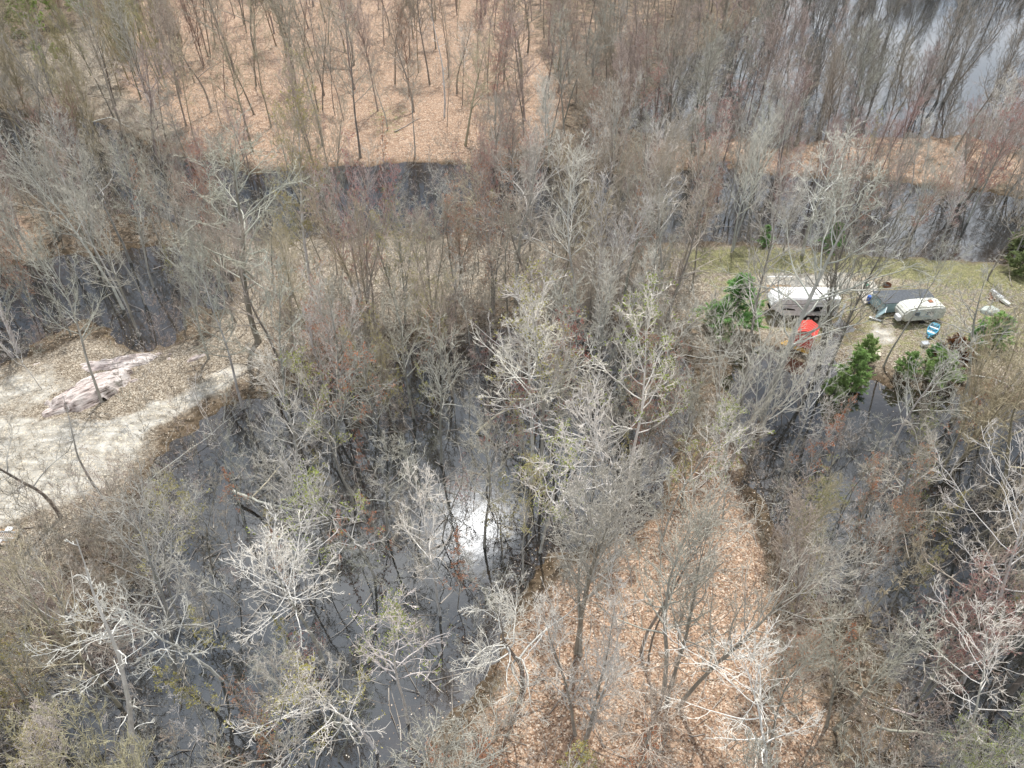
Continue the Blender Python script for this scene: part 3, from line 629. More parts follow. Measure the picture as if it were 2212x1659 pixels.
def region_of(px, py):
    """kinds with weights, tints, buds, density, words for the label"""
    px += 130 * math.sin(py * 0.021 + 1.3) * (py < 365) + 60 * math.sin(py * 0.07 + px * 0.031) * (py < 365)
    if py < 365 and px < 330: return ('grove', ['ash_a', 'ash_c', 'maple_c', 'maple_b'], [GREY, TANY, TANY, WARM], ['green', 'yellow', 'rose'], 'the budding grove')
    if py < 365 and px < 1130: return ('rise', ['ash_a', 'ash_b', 'pole_a', 'oak_a', 'maple_b', 'aspen_b', 'oak_b', 'ash_b'], [WARM, WARM, BROWNG, TANY, PINK], ['rose', None, None], 'the far leafy bank')
    if py < 300 and px > 1650: return ('flood', ['ash_c', 'maple_c', 'maple_a', 'ash_a'], [(0.27, 0.255, 0.23), (0.33, 0.305, 0.265), (0.27, 0.255, 0.23)], [None], 'the open flood beyond the channel')
    if py < 365: return ('farwood', ['ash_a', 'ash_b', 'oak_b', 'maple_b', 'aspen_b'], [BROWNG, GREY, WARM, PINK], [None, None, 'rose'], 'the dense far wood')
    if py < 560 and px > 1130: return ('channel', ['maple_a', 'maple_b', 'maple_c', 'ash_a', 'ash_c'], [GREY, PALE, PINK, WARM], ['rose', None, 'red', None], 'the wooded channel')
    if py < 560: return ('leftchannel', ['maple_a', 'maple_b', 'maple_c', 'ash_c', 'ash_b', 'ash_a'], [GREY, PINK, GREY, WARM], ['rose', 'red', None], 'the near side of the channel')
    if px < 600 and py < 900: return ('pond', ['ash_a', 'ash_b', 'pole_a', 'maple_c'], [GREY, GREY, WARM], ['orange', None, None], 'the dark pond')
    if py < 900 and px < 1500: return ('middle', ['ash_b', 'ash_c', 'pole_a', 'pole_b', 'maple_c', 'oak_b', 'ash_a'], [GREY, WARM, PALE, WARM, TANY], ['orange', 'yellow', None, None], 'the tangled middle wood')
    if px < 430: return ('lowleft', ['ash_a', 'maple_c', 'oak_b', 'aspen_b', 'maple_b'], [GREY, TANY, GREY, PALE], ['yellow', 'yellow', 'green', None], 'the brushy wood by the track')
    if px < 1120: return ('floodwood', ['ash_b', 'ash_a', 'pole_a', 'pole_b', 'pole_a', 'aspen_b', 'ash_b', 'aspen_a'], [GREY, GREY, PALE, GREY, GREY], ['orange', 'red', None, None, None, 'green'], 'the flooded near wood')
    if px < 1640 and py > 1100: return ('spit', ['ash_b', 'pole_a', 'maple_b', 'pole_b'], [GREY, WARM, PALE], [None], 'the orange leaf spit')
    if px < 1640: return ('midflood', ['ash_b', 'ash_a', 'aspen_a', 'pole_a', 'maple_c', 'aspen_b'], [GREY, PALE, GREY, WARM], ['red', None, None, 'yellow'], 'the flooded middle wood')
    if py < 820: return ('camp', ['ash_a', 'ash_b', 'maple_b'], [GREY, WARM], [None], 'the camp clearing')
    return ('rightwood', ['ash_b', 'ash_a', 'ash_c', 'pole_a', 'maple_c', 'pole_b', 'oak_b', 'maple_b'], [GREY, GREY, BROWNG, WARM, TANY], ['orange', None, None, None, 'green'], 'the flooded wood past the spit')
MIN_D = dict(grove=4.8, rise=6.4, flood=6.0, farwood=4.8, channel=4.7, leftchannel=4.8, pond=5.2, middle=3.5, lowleft=4.0, floodwood=4.2, spit=5.2, midflood=3.6, camp=7.0, rightwood=3.8)
TINTW = {(0.27, 0.255, 0.23): 'dark grey', BROWNG: 'brown', GREY: 'grey', PALE: 'pale silvery', WARM: 'warm grey', TANY: 'straw-coloured', PINK: 'pinkish', WHITE: 'white', DARK: 'dark'}
BUDW = {'rose': 'rosy-tipped', 'red': 'red-budded', 'orange': 'rusty-budded', 'green': 'green-budded', 'yellow': 'yellow-budded', None: 'bare'}
KW = {'ash': 'upright tree', 'maple': 'maple', 'oak': 'crooked oak', 'aspen': 'twisting aspen', 'pole': 'slim pole tree', 'sap': 'sapling'}
HERO = []
for bp, top, kind, tint, buds, tt, label, short in LM:
    if any(k in short for k in ('straw-yellow', 'twisting', 'broad oak', 'pink channel', 'brilliant', 'white aspen', 'yellow-topped', 'round-crowned', 'open white', 'white forked', 'vase-shaped', 'rock-side', 'pond-side', 'stark white', 'red-budded', 'huge lawn', 'white bent', 'thick old birch', 'lime-green', 'green-leaved', 'silvery many', 'bleached')):
        g = ground_at(*bp); hh = height_to(g.x, g.y, top); q = seen_at(g.x, g.y, hh * 0.72)
        HERO.append((q[0], q[1], 60 if bp[1] < 800 else 80, g.x ** 2 + g.y ** 2))
cand = []
pts = [(s[0], s[1]) for s in SPOTS]
tries = 0
grid = {}
def gkey(x, y): return (int(math.floor(x / 7)), int(math.floor(y / 7)))
for p in pts: grid.setdefault(gkey(*p), []).append(p)
def far_enough(x, y, d):
    kx, ky = gkey(x, y)
    for a in (-1, 0, 1):
        for b in (-1, 0, 1):
            for p in grid.get((kx + a, ky + b), ()):
                if (p[0] - x) ** 2 + (p[1] - y) ** 2 < d * d: return False
    return True
FR = random.Random(77)
while tries < 30000:
    tries += 1
    y = 10 + 280 * FR.random() ** 1.35; half = 0.72 * math.hypot(y, CAM_H) + 14; x = FR.uniform(-half, half)
    px, py = seen_at(x, y, 0)
    reg = region_of(px, py); d = MIN_D[reg[0]] * FR.uniform(0.75, 1.35) * (1.0 if y < 150 else 1.15)
    if not far_enough(x, y, d): continue
    if in_poly(px, py, CAMP) and FR.random() < 0.93: continue
    kind = FR.choice(reg[1]); 
    h = {'ash': 17, 'maple': 14.5, 'oak': 16, 'aspen': 15.5, 'pole': 12.5}[kind.split('_')[0]] * FR.uniform(0.72, 1.12)
    if reg[0] in ('flood', 'channel', 'leftchannel'): h *= 0.82
    if reg[0] == 'rise': h *= 1.12
    ok = True
    for fz in (0.1, 0.45, 0.7, 0.92):
        q = seen_at(x, y, h * fz)
        for pl, ch in CLEAR:
            if (in_poly(q[0], q[1], pl) or (fz > 0.4 and (in_poly(q[0] - 28, q[1], pl) or in_poly(q[0] + 28, q[1], pl)))) and FR.random() > ch ** 0.4: ok = False; break
        if not ok: break
    if ok:
        q = seen_at(x, y, h * 0.62); me_d = x * x + y * y
        for hx, hy, hr, hd in HERO:
            if me_d < hd and abs(q[0] - hx) < hr and abs(q[1] - hy) < hr * 1.3: ok = False; break
    if ok and reg[0] in ('channel', 'leftchannel', 'rise') and water_dist(np.array([x]), np.array([y]))[0] > 1.5 and FR.random() < 0.85: ok = False
    if not ok: continue
    grid.setdefault(gkey(x, y), []).append((x, y))
    tint = FR.choice(reg[2]); b = FR.choice(reg[3])
    if not PROTO[kind]['buds']: b = None
    cand.append(dict(x=x, y=y, h=h, kind=kind, tint=tint, buds=b, px=px, py=py, reg=reg, d=math.sqrt(x * x + y * y + CAM_H ** 2)))
def visible(c):
    q = seen_at(c['x'], c['y'], c['h'] * 0.8); b = seen_at(c['x'], c['y'], 1.0)
    return (-20 < q[0] < IW + 20 and -20 < q[1] < IH + 20) or (0 < b[0] < IW and 0 < b[1] < IH)
vis = sorted([c for c in cand if visible(c)], key=lambda c: c['d'])
N_IND = 300 - len(LM)
ind = vis[:N_IND]; rest = vis[N_IND:] + [c for c in cand if not visible(c)]
used_labels = set()
def where(c):
    """a phrase that places this tree between or beside named trees"""
    ds = sorted(SPOTS, key=lambda s: (s[0] - c['x']) ** 2 + (s[1] - c['y']) ** 2)[:7]
    def rel(s):
        dx = c['x'] - s[0]; dy = c['y'] - s[1]; dd = math.hypot(dx, dy)
        w = ('beyond' if dy > 0 else 'in front of') if abs(dy) > abs(dx) else ('right of' if dx > 0 else 'left of')
        pre = 'just ' if dd < 4.5 else ('' if dd < 9 else 'well ')
        return pre + w + ' ' + s[2]
    out = [rel(ds[0])]
    for i in range(len(ds)):
        for j in range(i + 1, len(ds)):
            a = Vector((ds[i][0] - c['x'], ds[i][1] - c['y'])); b = Vector((ds[j][0] - c['x'], ds[j][1] - c['y']))
            if a.length > 0.1 and b.length > 0.1 and a.angle(b) > 1.9: out.append('between ' + ds[i][2] + ' and ' + ds[j][2])
    out += [rel(s) for s in ds[1:]]
    return out
for c in ind:
    base_w = []
    hw = 'tall' if c['h'] > 16.5 else ('short' if c['h'] < 12.2 else 'medium')
    kw = KW[c['kind'].split('_')[0]]; tw = TINTW[c['tint']]; bw = BUDW[c['buds']] if c['buds'] else 'bare'
    wet = terrain_z(np.array([c['x']]), np.array([c['y']]))[0] < 0
    lab = None
    for w in where(c):
        l = f"{hw} {bw} {tw} {kw}{' in water' if wet else ''}, {w}"
        if len(l.replace('-', ' ').split()) > 16: l = f"{bw} {tw} {kw}, {w}"
        if l not in used_labels and len(l.replace('-', ' ').split()) <= 16: lab = l; break
    if lab is None: lab = f"{hw} {bw} {tw} {kw} {where(c)[0]}"
    used_labels.add(lab)
    lean = 0.09 if c['kind'].startswith(('pole', 'ash')) else 0.06
    plant(c['kind'], KNAME[c['kind'].split('_')[0]], lab, BIGCAT, c['x'], c['y'], c['h'], c['tint'], c['buds'], lean=lean,
          trunk_tint=(DARK if c['reg'][0] in ('rise', 'farwood', 'flood') else None), wide=RND.uniform(0.85, 1.15))


# slender saplings between the big trees: a kind of their own
def saplings():
    SR = random.Random(41); n = 0; tr = 0; kinds = ['sap_c', 'sap_d', 'sap_a', 'sap_c', 'pole_b']
    dens = dict(grove=0, rise=.25, flood=.1, farwood=0, channel=.25, leftchannel=.35, pond=.4, middle=1, lowleft=.6, floodwood=1, spit=.22, midflood=1, camp=.0, rightwood=1)
    while n < 295 and tr < 20000:
        tr += 1; y = 14 + 95 * SR.random(); half = 0.72 * math.hypot(y, CAM_H); x = SR.uniform(-half, half); px, py = seen_at(x, y, 0)
        reg = region_of(px, py)
        if SR.random() > dens[reg[0]] or not far_enough(x, y, 1.3): continue
        if in_poly(px, py, CAMP): continue
        k = SR.choice(kinds); h = SR.uniform(6.5, 11.5); q = seen_at(x, y, h * 0.7)
        if any(in_poly(q[0], q[1], pl) and SR.random() > (ch + 0.25 if ch else 0) for pl, ch in CLEAR) or not (0 < q[0] < IW and 0 < q[1] < IH): continue
        grid.setdefault(gkey(x, y), []).append((x, y)); n += 1
        tint = SR.choice([GREY, PALE, WARM, GREY, BROWNG]); b = SR.choice([None, 'orange', 'yellow']) if k == 'sap_a' else None
        c = dict(x=x, y=y, h=h)
        wet = terrain_z(np.array([x]), np.array([y]))[0] < 0; lab = None
        hw = 'tall' if h > 10 else ('low' if h < 8 else 'middling'); bw = BUDW[b] if b else ('wispy' if k == 'sap_c' else 'crooked')
        for w in where(c):
            l = f"{hw} {bw} {TINTW[tint]} sapling{' in water' if wet else ''}, {w}"
            if l not in used_labels and len(l.replace('-', ' ').split()) <= 16: lab = l; break
        if lab is None: lab = f"{hw} {bw} {TINTW[tint]} sapling, {where(c)[0]}"
        used_labels.add(lab)
        plant(k, 'sapling', lab, 'sapling', x, y, h, tint, b, lean=0.16)
saplings()

# ------------------------------------------------------------------ masses: far wood, undergrowth (geometry nodes on scattered points)
STORE = bpy.data.collections.new('plant_sources')      # not linked to the scene
def scatter(name, label, P, S, C, RZ, TL, mesh_objs, idx):
    """one object: points carrying scale, colour and turn; each gets an instance of one source"""
    me = bpy.data.meshes.new(name); me.vertices.add(len(P)); me.vertices.foreach_set('co', np.asarray(P, np.float32).ravel())
    for k, a in (('sc', S), ('idx', idx)):
        if k == 'idx': at = me.attributes.new(k, 'INT', 'POINT'); at.data.foreach_set('value', np.asarray(a, np.int32))
        else: at = me.attributes.new(k, 'FLOAT', 'POINT'); at.data.foreach_set('value', np.asarray(a, np.float32))
    at = me.attributes.new('rot', 'FLOAT_VECTOR', 'POINT'); at.data.foreach_set('vector', np.stack([TL[:, 0], TL[:, 1], RZ], 1).astype(np.float32).ravel())
    at = me.attributes.new('tint', 'FLOAT_COLOR', 'POINT'); at.data.foreach_set('color', np.concatenate([C, np.ones((len(P), 1))], 1).astype(np.float32).ravel())
    o = link(bpy.data.objects.new(name, me)); o['kind'] = 'stuff'; o['label'] = label
    ng = bpy.data.node_groups.new(name + '_nodes', 'GeometryNodeTree')
    ng.interface.new_socket('Geometry', in_out='INPUT', socket_type='NodeSocketGeometry'); ng.interface.new_socket('Geometry', in_out='OUTPUT', socket_type='NodeSocketGeometry')
    N = ng.nodes.new; L = ng.links.new
    gi = N('NodeGroupInput'); go = N('NodeGroupOutput')
    g2i = N('GeometryNodeGeometryToInstance')
    for m in reversed(mesh_objs):
        oi = N('GeometryNodeObjectInfo'); oi.inputs['Object'].default_value = m; oi.inputs['As Instance'].default_value = True
        L(oi.outputs['Geometry'], g2i.inputs[0])
    def na(n, t):
        a = N('GeometryNodeInputNamedAttribute'); a.data_type = t; a.inputs['Name'].default_value = n; return a.outputs['Attribute']
    m2p = N('GeometryNodeMeshToPoints'); L(gi.outputs[0], m2p.inputs[0])
    iop = N('GeometryNodeInstanceOnPoints'); L(m2p.outputs[0], iop.inputs['Points']); L(g2i.outputs[0], iop.inputs['Instance'])
    iop.inputs['Pick Instance'].default_value = True; L(na('idx', 'INT'), iop.inputs['Instance Index'])
    e2r = N('FunctionNodeEulerToRotation'); L(na('rot', 'FLOAT_VECTOR'), e2r.inputs[0]); L(e2r.outputs[0], iop.inputs['Rotation']); L(na('sc', 'FLOAT'), iop.inputs['Scale'])
    L(iop.outputs[0], go.inputs[0])
    md = o.modifiers.new('scatter', 'NODES'); md.node_group = ng
    return o
def src(name, mesh, mat=None):
    if mat is not None:
        mesh = mesh.copy(); mesh.materials.clear(); mesh.materials.append(mat)
    o = bpy.data.objects.new(name, mesh); STORE.objects.link(o); return o
def mass_mat(name, tipcol):
    m, nt, b = new_mat(name)
    at = nt.nodes.new('ShaderNodeAttribute'); at.attribute_type = 'INSTANCER'; at.attribute_name = 'tint'
    t2 = nt.nodes.new('ShaderNodeAttribute'); t2.attribute_name = 'tip'
    c = mixc(nt, t2.outputs['Fac'], (0.62, 0.60, 0.57), tipcol)
    c = mixc(nt, 1.0, at.outputs['Color'], c, 'MULTIPLY')
    nt.links.new(c, b.inputs['Base Color']); b.inputs['Roughness'].default_value = 0.55
    return m
M_MASST = mass_mat('mass_trunk_bark', (1, 1, 1)); M_MASS = mass_mat('mass_twig_bark', (0.99, 0.94, 0.87)); M_MASSB = mass_mat('mass_buds', (1, 1, 1))
def make_mass():
    kinds = sorted({c['kind'] for c in rest}); srcs = []; ix = {}
    for k in kinds:
        pr = PROTO[k]; me = pr['crown']
        # trunk and crown of one source joined, so that the far wood stays one object
        bm = bmesh.new(); bm.from_mesh(pr['trunk']); bm.from_mesh(pr['crown'])
        j = bpy.data.meshes.new(k + '_mass'); bm.to_mesh(j); bm.free(); j.materials.append(M_MASS)
        j.polygons.foreach_set('use_smooth', np.ones(len(j.polygons), bool))
        ix[k] = len(srcs); srcs.append(src(k + '_mass', j))
    P = []; S = []; C = []; R = []; T = []; I = []
    xs = np.array([c['x'] for c in rest]); ys = np.array([c['y'] for c in rest]); zs = terrain_z(xs, ys)
    for c, z in zip(rest, zs):
        P.append((c['x'], c['y'], z)); S.append(c['h'] / PROTO[c['kind']]['H']); tn = np.array(c['tint']); tn = tn * 0.6 + 0.4 * np.array(BUD[c['buds']]) if c['buds'] else tn; C.append(vary(tuple(tn), 0.2)); R.append(RND.uniform(0, 6.28)); T.append((RND.gauss(0, 0.05), RND.gauss(0, 0.05))); I.append(ix[c['kind']])
    scatter('distant_wood', 'far leafless wood beyond the channel, read as one mass', P, S, np.array(C), np.array(R), np.array(T), srcs, I)
make_mass()
def make_brush():
    r = np.random.default_rng(5); P = []; S = []; C = []; T = []; I = []
    srcs = [src('brush_low', PROTO['brush_a']['crown'], M_MASS), src('brush_sprawl', PROTO['brush_b']['crown'], M_MASS), src('brush_tall', PROTO['sap_b']['crown'], M_MASS), src('brush_pole', PROTO['sap_a']['crown'], M_MASS)]
    dens = dict(grove=.10, rise=.035, flood=.02, farwood=.10, channel=.05, leftchannel=.07, pond=.05, middle=.18, lowleft=.14, floodwood=.05, spit=.03, midflood=.05, camp=.02, rightwood=.09)
    n = 26000; Y = 12 + 150 * r.random(n) ** 1.1; half = 0.72 * np.hypot(Y, CAM_H) + 8; X = (r.random(n) * 2 - 1) * half
    Z = terrain_z(X, Y); WD = water_dist(X, Y); acc = r.random(n)
    clump = vnoise(X, Y, 5, 31) + 0.5
    for i in range(n):
        px, py = seen_at(X[i], Y[i], 0); reg = region_of(px, py)
        area = 2 * half[i] * 150 / n * 1.1
        pr = dens[reg[0]] * area * (2.2 * clump[i]) * 1.6
        if -3.2 < WD[i] < 0.6 and reg[0] not in ('camp',): pr *= 2.6
        elif WD[i] > 2: pr *= 0.55
        if acc[i] > pr: continue
        bad = False
        for pl, ch in CLEAR:
            if in_poly(px, py - 12, pl) and r.random() > ch * 0.8 + 0.12: bad = True; break
        if bad or in_poly(px, py, CLEAR_PAD) or (in_poly(px, py, CAMP) and r.random() < 0.9): continue
        P.append((X[i], Y[i], Z[i] - 0.05)); S.append(r.uniform(0.45, 1.15))
        C.append(vary([GREY, WARM, BROWNG, GREY, PALE, PINK][r.integers(0, 6)], 0.2)); T.append(r.normal(size=2) * 0.12); I.append([0, 1, 0, 1, 2, 3][r.integers(0, 6)])
    print('brush', len(P))
    scatter('undergrowth', 'tangled leafless brush under and between the trees', P, S, np.array(C), r.random(len(P)) * 6.28, np.array(T), srcs, I)
make_brush()
print('trees', len(LM), len(ind), 'mass', len(rest))

# ------------------------------------------------------------------ things on the ground
def zt(x, y): return float(terrain_z(np.array([x]), np.array([y]))[0])
def part(name, bm, mat, parent=None, smooth=False, label=None):
    me = bpy.data.meshes.new(name); bmesh.ops.recalc_face_normals(bm, faces=bm.faces[:]); bm.to_mesh(me); bm.free()
    if smooth: me.polygons.foreach_set('use_smooth', np.ones(len(me.polygons), bool))
    me.materials.append(mat); o = link(bpy.data.objects.new(name, me), parent)
    if label: o['label'] = label
    return o
def bx(bm, c, s, rot=None):
    M = Matrix.Translation(c) @ (rot.to_4x4() if rot else Matrix.Identity(4)) @ Matrix.Diagonal((*s, 1))
    return bmesh.ops.create_cube(bm, size=1.0, matrix=M)['verts']
def box(name, c, s, mat, parent, rot=None, bev=0.0, label=None):
    bm = bmesh.new(); bx(bm, c, s, rot)
    if bev: bmesh.ops.bevel(bm, geom=bm.edges[:], offset=bev, segments=2, affect='EDGES')
    return part(name, bm, mat, parent, False, label)
def prism(name, prof, y0, y1, mat, parent, bev=0.0, segs=3, label=None, axis='y'):
    """profile in (x, z), extruded from y0 to y1"""
    bm = bmesh.new()
    v0 = [bm.verts.new((x, y0, z)) for x, z in prof]; v1 = [bm.verts.new((x, y1, z)) for x, z in prof]
    bm.faces.new(v0); bm.faces.new(v1[::-1]); n = len(prof)
    for i in range(n): bm.faces.new((v0[i], v1[i], v1[(i + 1) % n], v0[(i + 1) % n]))
    if bev: bmesh.ops.bevel(bm, geom=bm.edges[:], offset=bev, segments=segs, affect='EDGES')
    return part(name, bm, mat, parent, False, label)
def cyl(name, c, r, h, mat, parent, axis='z', n=20, r2=None, label=None, bev=0):
    bm = bmesh.new(); rot = {'z': Matrix.Identity(4), 'y': Matrix.Rotation(math.pi / 2, 4, 'X'), 'x': Matrix.Rotation(math.pi / 2, 4, 'Y')}[axis]
    bmesh.ops.create_cone(bm, cap_ends=True, segments=n, radius1=r, radius2=r if r2 is None else r2, depth=h, matrix=Matrix.Translation(c) @ rot)
    if bev: bmesh.ops.bevel(bm, geom=[e for e in bm.edges if e.calc_length() < 9], offset=bev, segments=1, affect='EDGES')
    return part(name, bm, mat, parent, False, label)
M_WHITE = simple_mat('white_trailer_skin', (0.80, 0.81, 0.82), 0.35, 0.05, 1.5, dirt=(0.55, 0.54, 0.50))
M_ROOFW = simple_mat('white_roof_membrane', (0.86, 0.86, 0.85), 0.6, 0.06, 2.0, dirt=(0.60, 0.58, 0.52))
M_GLASS = simple_mat('dark_window', (0.015, 0.017, 0.02), 0.08, 0.2, 4)
M_BLACK = simple_mat('black_rubber', (0.02, 0.02, 0.021), 0.8, 0.3, 8)
M_GREYP = simple_mat('grey_stripe', (0.16, 0.17, 0.18), 0.4, 0.1, 3)
M_RED = simple_mat('red_painted_metal', (0.62, 0.075, 0.055), 0.45, 0.12, 2.5, dirt=(0.42, 0.07, 0.05))
M_YEL = simple_mat('weathered_yellow_paint', (0.55, 0.34, 0.07), 0.6, 0.25, 5, dirt=(0.30, 0.19, 0.06))
M_ALU = simple_mat('bare_aluminium', (0.62, 0.64, 0.66), 0.35, 0.08, 5, metal=0.7)
M_OLDW = simple_mat('stained_white_shell', (0.66, 0.66, 0.60), 0.5, 0.16, 1.4, dirt=(0.36, 0.36, 0.29))
M_SHING = simple_mat('dark_grey_roofing', (0.075, 0.085, 0.10), 0.85, 0.35, 6, dirt=(0.14, 0.14, 0.14))
M_LBLUE = simple_mat('faded_light_blue_board', (0.32, 0.46, 0.50), 0.7, 0.12, 2.5, dirt=(0.42, 0.48, 0.47))
M_BLUE = simple_mat('blue_plastic', (0.04, 0.12, 0.42), 0.4, 0.2, 4)
M_TEAL = simple_mat('teal_blue_hull', (0.07, 0.30, 0.44), 0.4, 0.2, 3, dirt=(0.16, 0.36, 0.42))
M_GREEN = simple_mat('green_plastic', (0.02, 0.13, 0.08), 0.5, 0.2, 5)
M_WOOD = simple_mat('weathered_plank', (0.36, 0.25, 0.15), 0.8, 0.3, 3, dirt=(0.24, 0.17, 0.10))
M_PALEW = simple_mat('pale_board', (0.56, 0.49, 0.40), 0.8, 0.2, 3, dirt=(0.38, 0.32, 0.25))
M_CONC = simple_mat('pale_paving', (0.44, 0.41, 0.36), 0.85, 0.15, 2, dirt=(0.30, 0.27, 0.22))
M_RUST = simple_mat('rusty_brown', (0.25, 0.11, 0.06), 0.8, 0.4, 6)

def fifth_wheel():
    a = ground_at(1684, 690, 0.8); b = ground_at(1803, 691, 0.8); L = (b - a).length
    cx = (a.x + b.x) / 2; y = (a.y + b.y) / 2 + 1.2
    t = thing('travel_trailer', 'long white fifth-wheel travel trailer with dark swoosh stripes parked at the grassy camp', 'trailer', (cx, y, zt(cx, y)), math.atan2(b.y - a.y, b.x - a.x))
    h = L / 2; fl, rf = 0.78, 3.05
    prof = [(h, fl), (h, rf - 0.05), (h - 0.3, rf), (-h - 0.2, rf + 0.06), (-h - 0.95, rf - 0.25), (-h - 1.35, rf - 0.95), (-h - 1.2, 1.62), (-h - 0.3, 1.42), (-h, fl)]
    prism('body', prof, -1.2, 1.2, M_WHITE, t, 0.09)
    prism('roof', [(h - 0.06, rf + 0.004), (h - 0.06, rf + 0.06), (-h - 0.15, rf + 0.12), (-h - 0.2, rf + 0.07)], -1.12, 1.12, M_ROOFW, t, 0.02)
    for (x0, x1, z0, z1, sk) in ((0.30, 1.15, 1.42, 2.08, 0.22), (1.75, 2.6, 1.62, 2.08, 0.14)):
        x0 += h - 3.1; x1 += h - 3.1
        f = prism('window', [(x0, z0), (x1, z0), (x1 + sk, z1), (x0 + sk, z1)], -1.235, -1.19, M_GREYP, t)
        prism('pane', [(x0 + 0.05, z0 + 0.05), (x1 - 0.03, z0 + 0.05), (x1 + sk - 0.05, z1 - 0.05), (x0 + sk + 0.03, z1 - 0.05)], -1.25, -1.20, M_GLASS, f)
    prism('front_window', [(-h + 0.1, 1.62), (-h + 1.5, 1.55), (-h + 1.35, 1.72), (-h + 0.6, 1.84), (-h + 0.15, 1.80)], -1.232, -1.19, M_GLASS, t)
    def swoosh(pts, w):
        up = [(x, z + w * math.sin(math.pi * i / (len(pts) - 1)) / 2 + 0.006) for i, (x, z) in enumerate(pts)]; dn = [(x, z - w * math.sin(math.pi * i / (len(pts) - 1)) / 2 - 0.006) for i, (x, z) in enumerate(pts)]
        prism('stripe', up + dn[::-1], -1.222, -1.19, M_GREYP, t)
    swoosh([(-h - 0.9, 2.02), (-h, 2.32), (-0.8, 2.42), (0.4, 2.46), (h - 1.0, 2.42)], 0.05)
    swoosh([(-h + 0.2, 1.95), (-1.2, 2.12), (0.2, 1.85), (1.4, 1.75)], 0.06)
    swoosh([(-1.0, 1.30), (0.0, 1.40), (1.0, 1.32), (h - 0.2, 1.05)], 0.09)
    swoosh([(-0.8, 1.12), (0.4, 1.22), (1.4, 1.15)], 0.05)
    swoosh([(1.2, 1.45), (1.9, 1.38), (h - 0.1, 1.22)], 0.08)
    box('door', (-0.25, -1.215, 1.62), (0.62, 0.03, 1.5), M_WHITE, t, bev=0.01)
    bm = bmesh.new()
    bx(bm, (0, 0, 0.62), (2 * h - 0.2, 1.9, 0.22)); bx(bm, (-h - 0.6, 0, 1.3), (1.2, 0.9, 0.16)); part('chassis', bm, M_BLACK, t)
    for x in (0.15, 1.05):
        for sy in (-1.02, 1.02):
            w = cyl('wheel', (x, sy, 0.36), 0.37, 0.22, M_BLACK, t, 'y', 24, bev=0.03); cyl('rim', (x, sy + (0.115 if sy > 0 else -0.115), 0.36), 0.2, 0.03, M_ALU, w, 'y', 16)
        bm = bmesh.new(); bmesh.ops.create_cone(bm, cap_ends=False, segments=24, radius1=0.46, radius2=0.46, depth=0.12, matrix=Matrix.Translation((x, -1.21, 0.56)) @ Matrix.Rotation(math.pi / 2, 4, 'X'))
        bmesh.ops.delete(bm, geom=[v for v in bm.verts if v.co.z < 0.74], context='VERTS'); part('wheel_arch', bm, M_BLACK, t)
    for sy in (-0.8, 0.8): box('landing_leg', (-h + 0.1, sy, 0.38), (0.1, 0.1, 0.76), M_ALU, t)
    for (x, yy, sx, sy) in ((-2.2, 0.2, 0.36, 0.36), (0.4, -0.1, 0.8, 0.62), (1.9, 0.4, 0.36, 0.36)): box('roof_vent', (x, yy, rf + 0.15), (sx, sy, 0.16), M_ROOFW, t, bev=0.03)
    bm = bmesh.new()
    for yy in (-1.0, -0.6): bx(bm, (h + 0.09, yy, 2.0), (0.04, 0.04, 2.3))
    for k in range(7): bx(bm, (h + 0.09, -0.8, 1.0 + k * 0.33), (0.035, 0.4, 0.035))
    part('ladder', bm, M_ALU, t); box('bumper', (h + 0.08, 0, 0.66), (0.14, 2.2, 0.14), M_ALU, t)
    for i, dx in enumerate((0.35, 0.62)):
        q = thing('board', ['white board leaning against the rear end of the long trailer', 'second white board standing clear of the long trailer end'][i], 'board', (cx + h + dx + 0.1, y - 1.3 + i * 0.3, zt(cx + h, y)), 0.1, tilt=(-0.35, 0.25))
        box('panel', (0, 0, 1.15), (0.16, 0.05, 2.3), M_WHITE, q)
fifth_wheel()
